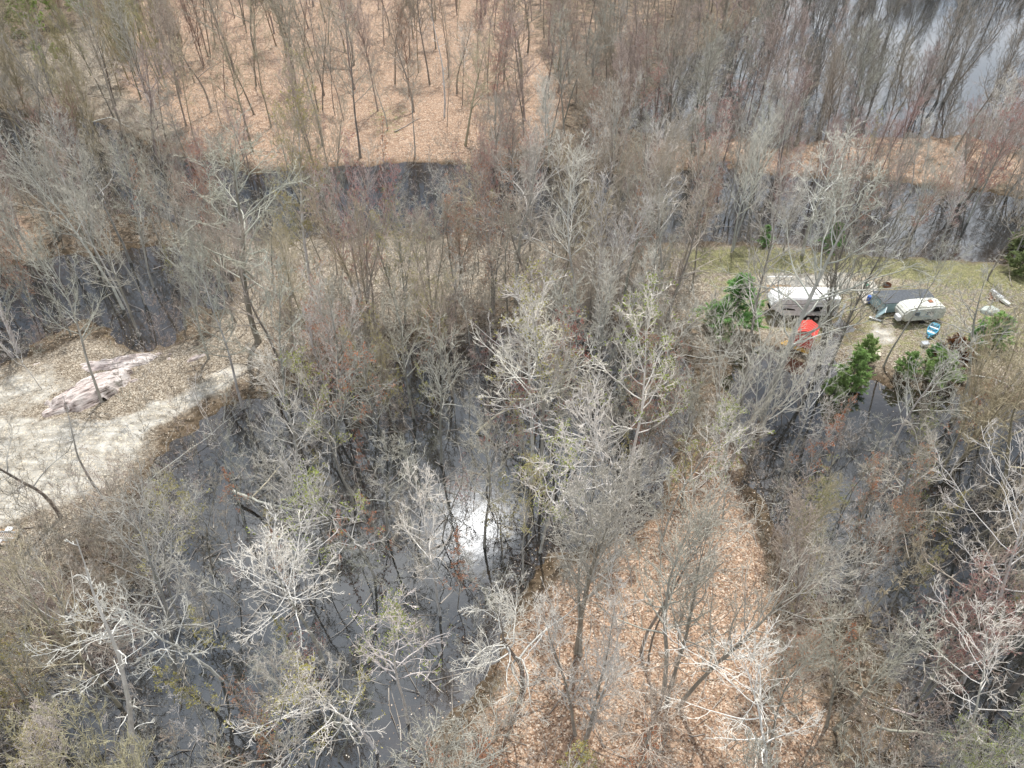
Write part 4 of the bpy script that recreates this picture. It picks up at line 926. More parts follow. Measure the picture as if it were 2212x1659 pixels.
def red_hut():
    g = ground_at(1729, 754, 0.45); rz = -math.atan2(0.8, 1.4)
    t = thing('hut', 'small red metal hut with gable roof raised on black wheels at the water edge', 'hut', (g.x + 0.5, g.y + 0.85, max(zt(g.x, g.y), -0.1)), rz)
    t.scale = (1.2, 1.2, 1.2); w, l, z0, zw, zr = 0.85, 0.92, 0.45, 1.85, 2.25
    bm = bmesh.new()
    pr = [(-w, z0), (w, z0), (w, zw), (0, zr - 0.03), (-w, zw)]
    v0 = [bm.verts.new((x, -l, z)) for x, z in pr]; v1 = [bm.verts.new((x, l, z)) for x, z in pr]
    bm.faces.new(v0); bm.faces.new(v1[::-1])
    for i in range(5): bm.faces.new((v0[i], v1[i], v1[(i + 1) % 5], v0[(i + 1) % 5]))
    part('wall', bm, M_RED, t)
    for s in (-1, 1):
        prism('roof_panel', [(0, zr), (0, zr + 0.03), (s * (w + 0.09), zw + 0.0), (s * (w + 0.09), zw - 0.04)], -l - 0.06, l + 0.06, M_RED, t)
        bm = bmesh.new(); rot = Matrix.Rotation(s * math.atan2(zr - zw + 0.03, w + 0.09), 3, 'Y')
        for k in range(5): bx(bm, (s * (w + 0.09) / 2, -l + 0.2 + k * 0.37, (zr + zw) / 2 + 0.035), ((w + 0.09) * 1.08, 0.025, 0.02), rot)
        part('roof_rib', bm, M_RED, t)
    box('floor_frame', (0, 0, 0.38), (1.6, 1.75, 0.12), M_BLACK, t)
    for sx in (-0.78, 0.78):
        for sy in (-0.6, 0.55):
            q = cyl('wheel', (sx, sy, 0.30), 0.31, 0.16, M_BLACK, t, 'x', 20, bev=0.02); cyl('rim', (sx + (0.085 if sx > 0 else -0.085), sy, 0.30), 0.15, 0.02, M_ALU, q, 'x', 12)
    a = ground_at(1691, 741, 0.5); b = ground_at(1744, 762, 0.5)
    m = (a + b) / 2; t2 = thing('plank_barrier', 'yellow planks lying level in front of the red hut over the water', 'barrier', (m.x, m.y, 0), math.atan2(b.y - a.y, b.x - a.x))
    for k in range(4): box('plank', (0.05 * k, 0.2 * k - 0.3, 0.62 + 0.03 * k), ((b - a).length + 0.3 - 0.1 * k, 0.16, 0.06), M_YEL, t2)
    for sx in (-0.9, 0.9): box('post', (sx, 0, 0.05), (0.09, 0.09, 0.86), M_RUST, t2)
red_hut()
def camper():
    a = ground_at(1938, 709, 0.45); b = ground_at(2030, 701, 0.45); L = (b - a).length; cx, cy = (a.x + b.x) / 2, (a.y + b.y) / 2 + 0.95
    t = thing('caravan', 'old stained off-white caravan with rounded ends beside the dark-roofed shed', 'caravan', (cx, cy, zt(cx, cy)), math.atan2(b.y - a.y, b.x - a.x))
    h = L / 2
    prof = [(h - 0.1, 0.5), (h, 1.1), (h - 0.05, 1.75), (h - 0.45, 2.18), (h - 1.2, 2.32), (-h + 1.1, 2.32), (-h + 0.4, 2.12), (-h, 1.6), (-h + 0.05, 0.95), (-h + 0.4, 0.5)]
    prism('shell', prof, -0.98, 0.98, M_OLDW, t, 0.16, 4)
    for x0 in (-1.1, 0.5):
        f = box('window', (x0, -0.99, 1.55), (0.9, 0.04, 0.5), M_ALU, t); box('pane', (x0, -1.015, 1.55), (0.8, 0.02, 0.42), M_GREYP, f)
    box('rain_gutter', (0, -1.0, 2.08), (L - 1.0, 0.05, 0.04), M_ALU, t)
    box('door', (1.45, -0.99, 1.3), (0.6, 0.04, 1.45), M_OLDW, t, bev=0.015)
    box('trim_strip', (0, -0.995, 1.12), (L - 0.6, 0.03, 0.05), M_ALU, t)
    box('roof_hatch', (0.9, 0.1, 2.36), (0.5, 0.5, 0.1), M_RUST, t, bev=0.02, label='rusty brown roof hatch'); box('gas_locker', (-h - 0.1, -0.35, 0.85), (0.5, 0.8, 0.6), M_WHITE, t, bev=0.05)
    for sy in (-0.85, 0.85): w = cyl('wheel', (0.2, sy, 0.3), 0.31, 0.18, M_BLACK, t, 'y', 20, bev=0.02)
    box('tow_bar', (-h - 0.7, 0, 0.42), (1.2, 0.08, 0.08), M_BLACK, t)
camper()
def shed():
    z = 2.35
    c = [ground_at(1884, 629, z), ground_at(2003, 625, z), ground_at(2024, 650, z - 0.25), ground_at(1910, 657, z - 0.25)]
    mx = sum(p.x for p in c) / 4; my = sum(p.y for p in c) / 4
    t = thing('shed', 'lean-to shed with dark grey roof and faded blue walls behind the old caravan', 'shed', (mx, my, zt(mx, my)))
    hx = (c[1].x - c[0].x) / 2 - 0.2; hy = (c[0].y - c[3].y) / 2; z0 = t.location.z
    sk = ((c[2].x + c[3].x) - (c[0].x + c[1].x)) / 2
    bm = bmesh.new()
    lo = [bm.verts.new((p.x - mx, p.y - my, p.z - z0)) for p in c]; up = [bm.verts.new((p.x - mx, p.y - my, p.z - z0 + 0.07)) for p in c]
    bm.faces.new(lo); bm.faces.new(up[::-1])
    for i in range(4): bm.faces.new((lo[i], up[i], up[(i + 1) % 4], lo[(i + 1) % 4]))
    part('roof', bm, M_SHING, t)
    def wall(i, j, inset=0.18, h0=0.0):
        a, b = c[i], c[j]; m = Vector((mx, my, 0)); A = Vector((a.x, a.y, 0)); B = Vector((b.x, b.y, 0)); A = A + (m - A).normalized() * inset - m; B = B + (m - B).normalized() * inset - m
        bm = bmesh.new(); n = (B - A).cross(Vector((0, 0, 1))).normalized() * 0.04
        za, zb = a.z - z0 - 0.02, b.z - z0 - 0.02
        vs = [bm.verts.new(p) for p in (A + n + Vector((0, 0, h0)), B + n + Vector((0, 0, h0)), B + n + Vector((0, 0, zb)), A + n + Vector((0, 0, za)), A - n + Vector((0, 0, h0)), B - n + Vector((0, 0, h0)), B - n + Vector((0, 0, zb)), A - n + Vector((0, 0, za)))]
        for f in ((0, 1, 2, 3), (7, 6, 5, 4), (0, 4, 5, 1), (1, 5, 6, 2), (2, 6, 7, 3), (3, 7, 4, 0)): bm.faces.new([vs[k] for k in f])
        part('wall', bm, M_LBLUE, t)
    wall(0, 1); wall(3, 0); wall(1, 2); wall(2, 3, 0.35)
    q = ground_at(1893, 680, 0.6)
    d = thing('leaning_panel', 'light blue panel with white edge leaning at the shed corner', 'panel', (q.x, q.y, zt(q.x, q.y)), 1.05, tilt=(0.5, 0))
    box('board', (0, 0, 0.75), (1.9, 0.06, 1.5), M_LBLUE, d); box('edge_strip', (0, -0.04, 1.47), (1.95, 0.05, 0.07), M_WHITE, d)
shed()
def clutter():
    def at(px, py, z=0.3): g = ground_at(px, py, z); return g.x, g.y
    # patio
    pts = [(1843, 609), (1887, 608), (1897, 622), (1880, 650), (1868, 657), (1849, 624)]
    P = [ground_at(px, py, 0.9) for px, py in pts]; m = sum((Vector(p) for p in P), Vector()) / len(P); zz = max(zt(p.x, p.y) for p in P) + 0.03
    t = thing('patio', 'pale paved patio slab at the corner of the dark-roofed shed', 'patio', (m.x, m.y, zz))
    bm = bmesh.new(); n = len(P); lo = [bm.verts.new((p.x - m.x, p.y - m.y, -0.15)) for p in P]; up = [bm.verts.new((p.x - m.x, p.y - m.y, 0.05)) for p in P]
    bm.faces.new(lo[::-1]); bm.faces.new(up)
    for i in range(n): bm.faces.new((lo[i], lo[(i + 1) % n], up[(i + 1) % n], up[i]))
    part('slab', bm, M_CONC, t)
    pz = zz + 0.05
    x, y = at(1872, 617, 1.2)
    t = thing('garden_chair', 'dark green plastic garden chair on the pale patio', 'chair', (x, y, pz), 0.4)
    box('seat', (0, 0, 0.42), (0.5, 0.48, 0.05), M_GREEN, t, bev=0.02); box('backrest', (0, 0.25, 0.75), (0.5, 0.06, 0.6), M_GREEN, t, bev=0.02)
    for sx in (-0.22, 0.22):
        box('armrest', (sx * 1.15, 0, 0.66), (0.05, 0.45, 0.04), M_GREEN, t)
        for sy in (-0.2, 0.2): box('leg', (sx, sy, 0.21), (0.05, 0.05, 0.42), M_GREEN, t)
    x, y = at(1915, 618, 0.9)
    t = thing('fire_ring', 'rusty old wheel rim used as a fire ring behind the shed', 'fire ring', (x, y, zt(x, y)))
    bm = bmesh.new(); bmesh.ops.create_cone(bm, cap_ends=False, segments=24, radius1=0.45, radius2=0.5, depth=0.35, matrix=Matrix.Translation((0, 0, 0.17))); part('ring', bm, M_RUST, t)
    bm = bmesh.new(); bmesh.ops.create_cone(bm, cap_ends=True, segments=24, radius1=0.4, radius2=0.32, depth=0.1, matrix=Matrix.Translation((0, 0, 0.06))); part('ash_heap', bm, M_BLACK, t)
    x, y = at(1877, 648, 1.0)
    t = thing('barrel', 'blue plastic barrel beside the blue panel and the patio', 'barrel', (x, y, zt(x, y)))
    cyl('drum', (0, 0, 0.45), 0.29, 0.88, M_BLUE, t, 'z', 20, bev=0.03); cyl('lid', (0, 0, 0.91), 0.25, 0.05, M_BLUE, t)
    for z in (0.3, 0.62): cyl('hoop', (0, 0, z), 0.305, 0.04, M_BLUE, t)
    # tables and deck behind the long trailer
    x, y = at(1801, 624, 1.1)
    t = thing('round_table', 'round pale table behind the white travel trailer', 'table', (x, y, zt(x, y)))
    cyl('table_top', (0, 0, 0.74), 0.62, 0.05, M_CONC, t, 'z', 28); cyl('stem', (0, 0, 0.38), 0.06, 0.7, M_ALU, t); cyl('foot', (0, 0, 0.03), 0.3, 0.05, M_ALU, t)
    a = ground_at(1656, 622, 1.2); b = ground_at(1710, 622, 1.2); mx = (a.x + b.x) / 2; my = a.y + 0.2; L = b.x - a.x
    t = thing('deck', 'low brown wooden deck with white top rail behind the travel trailer', 'deck', (mx, my, zt(mx, my)))
    for k in range(7): box('plank', (0, -0.9 + k * 0.21, 0.45), (L, 0.19, 0.04), M_WOOD, t)
    for sx in (-L / 2 + 0.05, 0, L / 2 - 0.05): box('post', (sx, 0.55, 0.75), (0.09, 0.09, 1.5), M_WHITE, t)
    box('rail', (0, 0.55, 1.52), (L, 0.1, 0.06), M_WHITE, t)
    # blue boat, hatch and boards
    a = ground_at(2016, 714, 0.3); b = ground_at(2000, 740, 0.3); m = (a + b) / 2; L = (b - a).length
    t = thing('rowing_boat', 'small teal blue boat with white seat lying beside the old caravan', 'boat', (m.x, m.y, zt(m.x, m.y)), math.atan2(b.y - a.y, b.x - a.x))
    bm = bmesh.new(); secs = []
    for k in range(9):
        u = k / 8; x = (u - 0.5) * L; w = 0.55 * math.sqrt(max(0.03, 1 - (2 * u - 0.86) ** 2 * 0.86)); ring = []
        for q, (yy, z) in enumerate([(-1, 0.5), (-0.92, 0.2), (-0.5, 0.04), (0.5, 0.04), (0.92, 0.2), (1, 0.5), (0.86, 0.5), (0.8, 0.24), (0.4, 0.12), (-0.4, 0.12), (-0.8, 0.24), (-0.86, 0.5)]):
            ring.append(bm.verts.new((x, yy * w, z + 0.1 * abs(u - 0.5))))
        secs.append(ring)
    for k in range(8):
        for q in range(12): bm.faces.new((secs[k][q], secs[k + 1][q], secs[k + 1][(q + 1) % 12], secs[k][(q + 1) % 12]))
    bm.faces.new(secs[0]); bm.faces.new(secs[-1][::-1]); part('hull', bm, M_TEAL, t)
    for x in (-0.5, 0.55): box('seat', (x, 0, 0.42), (0.24, 0.9, 0.04), M_WHITE, t)
    box('foredeck', (-L / 2 + 0.3, 0, 0.53), (0.5, 0.6, 0.05), M_TEAL, t)
    for (px, py, z, s, r, nm, lab, cat, mt) in [
        (1889, 692, 0.4, (1.3, 0.28, 0.06), -0.6, 'plank_board', 'short white plank on bare earth in front of the blue panel', 'board', M_WHITE),
        (1880, 757, 0.5, (1.0, 1.1, 0.08), 0.1, 'chipboard_sheet', 'tan board propped near the small pines', 'board', M_PALEW),
        (1895, 765, 0.5, (0.55, 0.9, 0.08), -0.2, 'chipboard_sheet', 'narrow tan board beside the larger propped board', 'board', M_PALEW),
        (1992, 753, 0.4, (0.8, 0.5, 0.3), 0.2, 'cool_box', 'white cool box behind the stern of the teal boat', 'box', M_WHITE),
        (2150, 640, 0.8, (0.35, 1.6, 0.25), 0.5, 'door_panel', 'ridged white panel at the far edge of the camp', 'panel', M_WHITE),
        (2163, 654, 0.8, (0.5, 1.7, 0.25), 0.5, 'door_panel', 'pale grey panel lying against the ridged white panel', 'panel', M_OLDW)]:
        g = ground_at(px, py, z); t = thing(nm, lab, cat, (g.x, g.y, zt(g.x, g.y) + 0.05), r, tilt=(0.15, 0.05))
        box('body', (0, 0, s[2] / 2 + 0.1), s, mt, t, bev=0.01); box('batten', (0, 0, 0.05), (s[0] * 0.9, 0.09, 0.09), M_WOOD, t)
        if nm == 'cool_box': box('lid', (0, 0, s[2] + 0.13), (s[0] + 0.04, s[1] + 0.04, 0.06), M_ALU, t, bev=0.01)
        if nm == 'door_panel':
            for k in range(4): box('rib', (0, -0.6 + k * 0.4, s[2] + 0.11), (s[0] * 0.9, 0.06, 0.03), M_ALU, t)
    x, y = at(2136, 675, 0.9)
    t = thing('tarp_mound', 'low grey-green tarpaulin mound at the far side of the camp', 'tarpaulin', (x, y, zt(x, y)))
    bm = bmesh.new(); bmesh.ops.create_icosphere(bm, subdivisions=4, radius=1.0)
    for v in bm.verts:
        nn = 0.1 * math.sin(v.co.x * 7 + v.co.z * 3) * math.cos(v.co.y * 6); v.co = Vector((v.co.x * 1.05, v.co.y * 0.8, max(v.co.z, -0.1) * 0.65)) * (1 + nn)
    part('tarpaulin', bm, simple_mat('grey_green_tarp', (0.40, 0.43, 0.39), 0.6, 0.15, 3), t, True)
    x, y = at(2142, 646, 0.9); t = thing('firewood_pile', 'loose pile of split firewood beside the white panels', 'firewood', (x, y, zt(x, y)))
    for k in range(22):
        cyl('log', (RND.gauss(0, 0.5), RND.gauss(0, 0.45), 0.08 + 0.22 * max(0, 1 - k / 12)), 0.07, RND.uniform(0.3, 0.5), M_PALEW if k % 3 else M_RUST, t, RND.choice('xy'), 8)
    # plank platform by the track, carrying an aluminium ramp
    c = [ground_at(-20, 1157, 0.35), ground_at(61, 1161, 0.35), ground_at(34, 1195, 0.35), ground_at(-50, 1190, 0.35)]
    m = (c[0] + c[1] + c[2] + c[3]) / 4; L = c[1].x - c[0].x; D = (c[0].y - c[3].y)
    zz = max(zt(p.x, p.y) for p in c); rz = math.atan2(c[1].y - c[0].y, c[1].x - c[0].x)
    t = thing('platform', 'brown plank platform on the leafy ground at the near side of the track', 'platform', (m.x, m.y, zz), rz)
    np_ = 8
    for k in range(np_):
        o = box('plank', (0.25 * (k / np_ - 0.5) * -1, -D / 2 + (k + 0.5) * D / np_, 0.32 + RND.uniform(0, 0.008)), (L, D / np_ - 0.02, 0.04), M_WOOD if k % 3 else M_PALEW, t)
    for sx in (-L / 2 + 0.3, 0, L / 2 - 0.3): box('joist', (sx, 0, 0.17), (0.1, D - 0.1, 0.24), M_WOOD, t)
    tr = thing('loading_ramp', 'bare aluminium grid ramp lying on the brown platform', 'ramp', (m.x + 0.3, m.y, zz + 0.35), rz + 0.02)
    for sy in (-0.42, 0.42): box('side_rail', (0, sy, 0.04), (2.3, 0.09, 0.08), M_ALU, tr)
    for k in range(14): box('rung', (-1.1 + k * 0.17, 0, 0.03), (0.05, 0.78, 0.03), M_ALU, tr)
    for i, (px, py) in enumerate(((33, 1161), (9, 1188))):
        g = ground_at(px, py, 0.4); q = thing('white_box', ['white lidded box at the far edge of the brown platform', 'white lidded box at the near edge of the brown platform'][i], 'box', (g.x, g.y, zz + 0.345), rz)
        box('body', (0, 0, 0.06), (0.5, 0.42, 0.12), M_WHITE, q, bev=0.01); box('lid', (0, 0, 0.14), (0.54, 0.46, 0.03), M_WHITE, q, bev=0.01)
clutter()

# ------------------------------------------------------------------ rock outcrops
def rock_mat():
    m, nt, b = new_mat('banded_pink_rock')
    n = noise(nt, 1.6, 8, 0.7, stretch=(0.22, 2.6, 2.6)); n2 = noise(nt, 0.5, 4)
    r = ramp(nt, n.outputs['Fac'], [(0.37, (0.09, 0.075, 0.065)), (0.44, (0.40, 0.35, 0.33)), (0.53, (0.60, 0.55, 0.53)), (0.68, (0.78, 0.75, 0.73))])  # darkest stop paints crevice shade into the colour; the rest is banding
    r2 = ramp(nt, n2.outputs['Fac'], [(0.35, (0.92, 0.84, 0.82)), (0.65, (1.08, 1.08, 1.06))])
    c = mixc(nt, 1.0, r.outputs[0], r2.outputs[0], 'MULTIPLY')
    nt.links.new(c, b.inputs['Base Color']); b.inputs['Roughness'].default_value = 0.7; bump(nt, b, n.outputs['Fac'], 1.0, 0.12)
    return m
M_ROCK = rock_mat()
def rock(p0, p1, wid, hgt, label, seed, nu=110, nv=54):
    a = ground_at(*p0, 0.5); b = ground_at(*p1, 0.5); m = (a + b) / 2; L = (b - a).length; rz = math.atan2(b.y - a.y, b.x - a.x)
    u = np.linspace(-1, 1, nu); v = np.linspace(-1, 1, nv); U, V = np.meshgrid(u, v)
    x = U * L / 2; yv = V * wid / 2
    edge = 1 + 0.45 * vnoise(x + 40 * seed, yv, 1.6, seed) + 0.35 * vnoise(x + 40 * seed, yv, 0.6, seed + 1)
    rr = np.sqrt(U ** 2 + V ** 2 * 1.05) / edge
    dome = np.clip(1 - rr ** 5.0, -0.4, 1) * (0.75 + 0.25 * np.clip(1 - V, 0, 1.5))
    strata = 0.55 * vnoise(x * 0.16 + 9, yv + 0.05 * x, 0.55, seed + 2) + 0.26 * vnoise(x * 0.25, yv, 0.17, seed + 3) + 0.2 * vnoise(x, yv, 1.3, seed + 4)
    st = np.floor(strata * 9) / 9 * 0.55 + strata * 0.45
    Z = hgt * dome + st * np.clip(dome * 3, 0, 1) * (0.6 + 0.4 * hgt)
    Z = np.where(dome < 0, dome * 0.8 - 0.2, Z)
    Vv = np.stack([x.ravel(), yv.ravel(), Z.ravel()], 1)
    i = (np.arange(nv - 1)[:, None] * nu + np.arange(nu - 1)[None, :]).ravel(); F = np.stack([i, i + 1, i + 1 + nu, i + nu], 1)
    me = mesh_np('rock_outcrop', Vv, [F], [M_ROCK]); o = link(bpy.data.objects.new('rock_outcrop', me))
    o.location = (m.x, m.y, zt(m.x, m.y) - 0.12); o.rotation_euler = (0, 0, rz); tag(o, label, 'rock')
rock((108, 893), (292, 812), 4.6, 1.35, 'banded pink rock hump at whose end a clean-trunked tree stands', 2)
rock((150, 800), (385, 768), 2.9, 0.7, 'long low pale pink ledge between the dark pond and the rock hump', 5)
rock((85, 905), (185, 868), 2.0, 0.45, 'half-buried pink ledge at the track end of the rock hump', 8, 60, 30)
rock((405, 788), (447, 768), 0.9, 0.35, 'small grey boulder at the end of the low pink ledge', 11, 40, 30)
rock((60, 795), (100, 782), 0.8, 0.16, 'small flat pale rock in leaves near the dark pond', 14, 40, 24)
rock((282, 830), (302, 823), 0.55, 0.28, 'mossy little stone against the blunt end of the rock hump', 17, 30, 20)

# ------------------------------------------------------------------ fallen logs and dead branches
def log(pts, r, label, tint=PALE, z0=None, forks=3, seed=0):
    """pts: (px, py, z) along the log"""
    rr = np.random.default_rng(seed + 50)
    W = []
    for px, py, z in pts:
        g = ground_at(px, py, z); W.append((g.x, g.y, z if z0 is None else z))
    W = np.array(W); o0 = W[0].copy(); t = np.linspace(0, 1, 12); k = np.linspace(0, 1, len(W))
    P = np.stack([np.interp(t, k, W[:, j]) for j in range(3)], 1) - o0
    P += rr.normal(size=P.shape) * 0.05 * np.array([1, 1, 0.4])
    T = Tubes(); R = np.linspace(r, r * 0.35, 12)[None]; T.add(P[None], R, 7)
    th = thing('fallen_log', label, 'log', tuple(o0))
    o = link(bpy.data.objects.new('trunk', T.mesh('fallen_log_trunk', M_BARK)), th); o.color = (*vary(tint), 1)
    if forks:
        tt = rr.uniform(0.45, 0.98, (1, forks)); p, d, ra = branch_off(P[None], R, tt, np.radians(rr.uniform(25, 60, (1, forks))), rr)
        d[:, 2] = np.abs(d[:, 2]) * 0.6 + 0.1; ln = rr.uniform(0.8, 2.2, forks); P1, R1 = grow(p, norm(d), ln, ra * 0.5, np.full(forks, 0.012), 5, 0.2, 0.0, rr)
        B = Tubes(); B.add(P1, R1, 4); p, d, ra = branch_off(P1, R1, rr.uniform(0.3, 1, (forks, 4)), np.radians(rr.uniform(25, 60, (forks, 4))), rr)
        P2, R2 = grow(p, d, np.full(len(p), 0.6), np.full(len(p), 0.012), np.full(len(p), 0.008), 3, 0.2, 0, rr); B.add(P2, R2, 3)
        o = link(bpy.data.objects.new('branch', B.mesh('fallen_log_branches', M_TWIG)), th); o.color = (*vary(tint), 1)
log([(300, 1053, 0.2), (420, 965, 0.5), (533, 877, 0.4)], 0.06, 'long straight grey log reaching from the track bank into the water', GREY, seed=1)
log([(545, 1075, 0.3), (633, 977, 1.0)], 0.09, 'thin pale log slanting out of the water short of the long straight log', TANY, seed=2)
log([(1030, 935, 0.0), (1062, 905, 1.6), (1128, 860, 4.5)], 0.15, 'broken yellow-brown trunk leaning up in the flooded middle wood', TANY, seed=3)
log([(1255, 868, 1.0), (1330, 835, 3.0)], 0.06, 'thin dead stem hung up beside the white aspen', PALE, seed=4)
log([(560, 620, 0.4), (610, 700, 0.8)], 0.07, 'dead stem leaning on the near bank', GREY, seed=21)
log([(197, 263, 1.3), (240, 253, 1.6), (302, 288, 1.2)], 0.10, 'arched pale dead limb at the corner of the far bank', PALE, seed=5)
log([(853, 285, 1.2), (905, 256, 1.2)], 0.11, 'brown log slanting up beside the crooked forked tree', BROWNG, seed=6)
log([(645, 150, 1.1), (700, 147, 1.1), (780, 152, 1.1)], 0.14, 'long dark log lying flat far up the leafy bank', DARK, seed=7)
log([(1925, 1531, 0.3), (1998, 1550, 0.5)], 0.10, 'pinkish fallen stem near the flooded corner', PINK, seed=8)
log([(1895, 1573, 2.5), (2050, 1590, 3.0), (2225, 1622, 3.4)], 0.10, 'long grey trunk fallen across other trees near the flooded corner', BROWNG, seed=9)
log([(1918, 311, 1.2), (1996, 310, 1.2)], 0.09, 'thin log on the brown strip beside the snapped dead tree', GREY, seed=10)
log([(505, 1060, 0.8), (560, 1085, 1.4), (660, 1105, 1.6)], 0.16, 'thick bent trunk lying low over the left flooded wood', GREY, seed=11)
log([(1185, 1350, 4.0), (1130, 1430, 4.4)], 0.07, 'pale bleached broken limb above the leaf spit edge', PALE, seed=12)
log([(120, 935, 0.6), (170, 1020, 0.5)], 0.05, 'thin bare stick lying across the gravel track', GREY, seed=14)
log([(1640, 330, 1.2), (1590, 318, 1.2)], 0.08, 'short log at the water edge of the narrow bank', WARM, seed=15)
log([(1735, 1560, 0.9), (1660, 1500, 0.9)], 0.07, 'slim fallen stem on the far side of the orange leaf spit', WARM, seed=16)

# ------------------------------------------------------------------ conifers and green bushes
def needle_mat():
    m, nt, b = new_mat('pine_needles')
    oi = nt.nodes.new('ShaderNodeObjectInfo'); n = noise(nt, 2.0, 4)
    r = ramp(nt, n.outputs['Fac'], [(0.3, (0.6, 0.62, 0.55)), (0.7, (1.3, 1.3, 1.2))])
    c = mixc(nt, 1.0, oi.outputs['Color'], r.outputs[0], 'MULTIPLY'); nt.links.new(c, b.inputs['Base Color']); b.inputs['Roughness'].default_value = 0.55
    tr = nt.nodes.new('ShaderNodeBsdfTranslucent'); nt.links.new(c, tr.inputs[0]); mx = nt.nodes.new('ShaderNodeMixShader'); mx.inputs[0].default_value = 0.4
    nt.links.new(b.outputs[0], mx.inputs[1]); nt.links.new(tr.outputs[0], mx.inputs[2]); nt.links.new(mx.outputs[0], nt.nodes['Material Output'].inputs[0])
    return m
M_NEED = needle_mat()
def make_pine(key, H, n1, spread, seed, up=0.2, nn=16000, nl=0.13):
    r = np.random.default_rng(seed); T = Tubes(); B = Tubes()
    P, R = grow(np.array([[0, 0, -0.3]]), np.array([[0, 0, 1.0]]), np.array([H + 0.3]), np.array([0.02 * H]), np.array([0.015]), 10, 0.02, 0.02, r); T.add(P, R, 7)
    t = np.sort(r.uniform(0.08, 0.97, (1, n1))); az = r.uniform(0, 6.28, t.shape); A = np.stack([np.cos(az), np.sin(az), np.zeros(t.shape)], -1)
    p, d, rr = branch_off(P, R, t, np.radians(78 - 35 * t) * r.uniform(0.85, 1.1, t.shape), r, A)
    L = (spread * (1.02 - t[0]) ** 0.8 + 0.25) * r.uniform(0.6, 1.15, n1); P1, R1 = grow(p, d, L, np.minimum(rr * 0.4, 0.03), np.full(n1, 0.008), 6, 0.08, up * 0.2, r); B.add(P1, R1, 3)
    p, d, rr = branch_off(P1, R1, r.uniform(0.2, 1.0, (n1, 9)), np.radians(r.uniform(25, 60, (n1, 9))), r); L2 = np.repeat(L, 9) * 0.34 * r.uniform(0.5, 1.2, n1 * 9)
    P2, R2 = grow(p, d, L2, np.full(len(p), 0.01), np.full(len(p), 0.006), 3, 0.1, up * 0.3, r); B.add(P2, R2, 3)
    i = r.integers(0, len(P2), nn); u = r.uniform(0, 3, nn); k = np.minimum(u.astype(int), 2); f = (u - k)[:, None]
    c = P2[i, k] * (1 - f) + P2[i, k + 1] * f; ax = norm(P2[i, k + 1] - P2[i, k] + 1e-6)
    d = norm(ax + r.normal(size=(nn, 3)) * 0.75); s = norm(np.cross(d, r.normal(size=(nn, 3)))) * nl * 0.13; ln = d * (nl * r.uniform(0.7, 1.5, nn))[:, None]
    V = np.stack([c - s, c + s, c + ln], 1).reshape(-1, 3); F = np.arange(nn * 3).reshape(-1, 3)
    PROTO[key] = dict(H=H, trunk=T.mesh(key + '_trunk', M_BARK), crown=B.mesh(key + '_branches', M_TWIG), needles=mesh_np(key + '_needles', V, [F], [M_NEED]))
make_pine('pine_a', 6.0, 60, 2.3, 61, 0.2, 60000, 0.19); make_pine('pine_b', 3.6, 42, 1.7, 62, 0.3, 38000, 0.16)
def conifer(key, px, py, top, tint, label, name='pine_tree', cat='tree', wide=1.0, bz=0.4):
    g = ground_at(px, py, bz); h = max(1.5, height_to(g.x, g.y, top)); pr = PROTO[key]
    t = thing(name, label, cat, (g.x, g.y, zt(g.x, g.y)), RND.uniform(0, 6)); s = h / pr['H']; t.scale = (s * wide, s * wide, s)
    for nm, col in (('trunk', DARK), ('crown', BROWNG), ('needles', tint)):
        o = link(bpy.data.objects.new({'trunk': 'trunk', 'crown': 'branches', 'needles': 'needles'}[nm], pr[nm]), t); o.color = (*vary(col), 1)
PG = (0.27, 0.46, 0.18); YG = (0.38, 0.52, 0.23); LG = (0.44, 0.54, 0.19); RB = (0.20, 0.085, 0.04)
conifer('pine_a', 1578, 714, 597, PG, 'full green pine beside the nose of the white travel trailer', wide=1.25)
conifer('pine_b', 1545, 712, 668, YG, 'low green pine at the foot of the full pine', wide=1.3)
conifer('pine_a', 1838, 828, 748, YG, 'yellow-green young pine below the tan boards', wide=1.0)
conifer('pine_b', 1800, 845, 790, YG, 'small pine on the water edge beside the yellow-green young pine', wide=0.9)
conifer('pine_b', 1866, 788, 742, YG, 'slim young pine nearest the tan boards')
conifer('pine_b', 1945, 810, 768, YG, 'bushy pine below the teal boat, among bare limbs', wide=1.1)
conifer('pine_b', 2004, 800, 760, PG, 'dark green pine beside the rust-brown bush', wide=1.0)
conifer('pine_b', 2052, 800, 742, RB, 'dead rust-brown small pine between green pines', wide=1.3)
conifer('pine_a', 2085, 768, 712, PG, 'dark pine under the stub-limbed tree', wide=1.0)
conifer('pine_b', 2130, 745, 690, YG, 'light green pine near the tarpaulin mound', wide=1.3)
conifer('pine_b', 2030, 830, 775, YG, 'low spreading pine nearer the water than the rust-brown bush', wide=1.4)
conifer('pine_a', 1645, 528, 490, PG, 'small dark pine on the near rim of the channel', wide=1.2)
conifer('pine_a', 1795, 535, 478, PG, 'larger dark pine at the channel beside the huge lawn maple', wide=1.2)
conifer('pine_b', 2195, 590, 535, (0.24, 0.28, 0.14), 'olive-green pine at the far right of the lawn', wide=1.3)
conifer('pine_b', 2212, 530, 485, (0.24, 0.28, 0.14), 'olive-green pine at the right end of the channel', wide=1.2)
g = ground_at(1105, 1530); plant('sap_b', 'bush', 'little mossy green bush at the foot of the contorted tree', 'bush', g.x, g.y, 1.9, TANY, 'green')
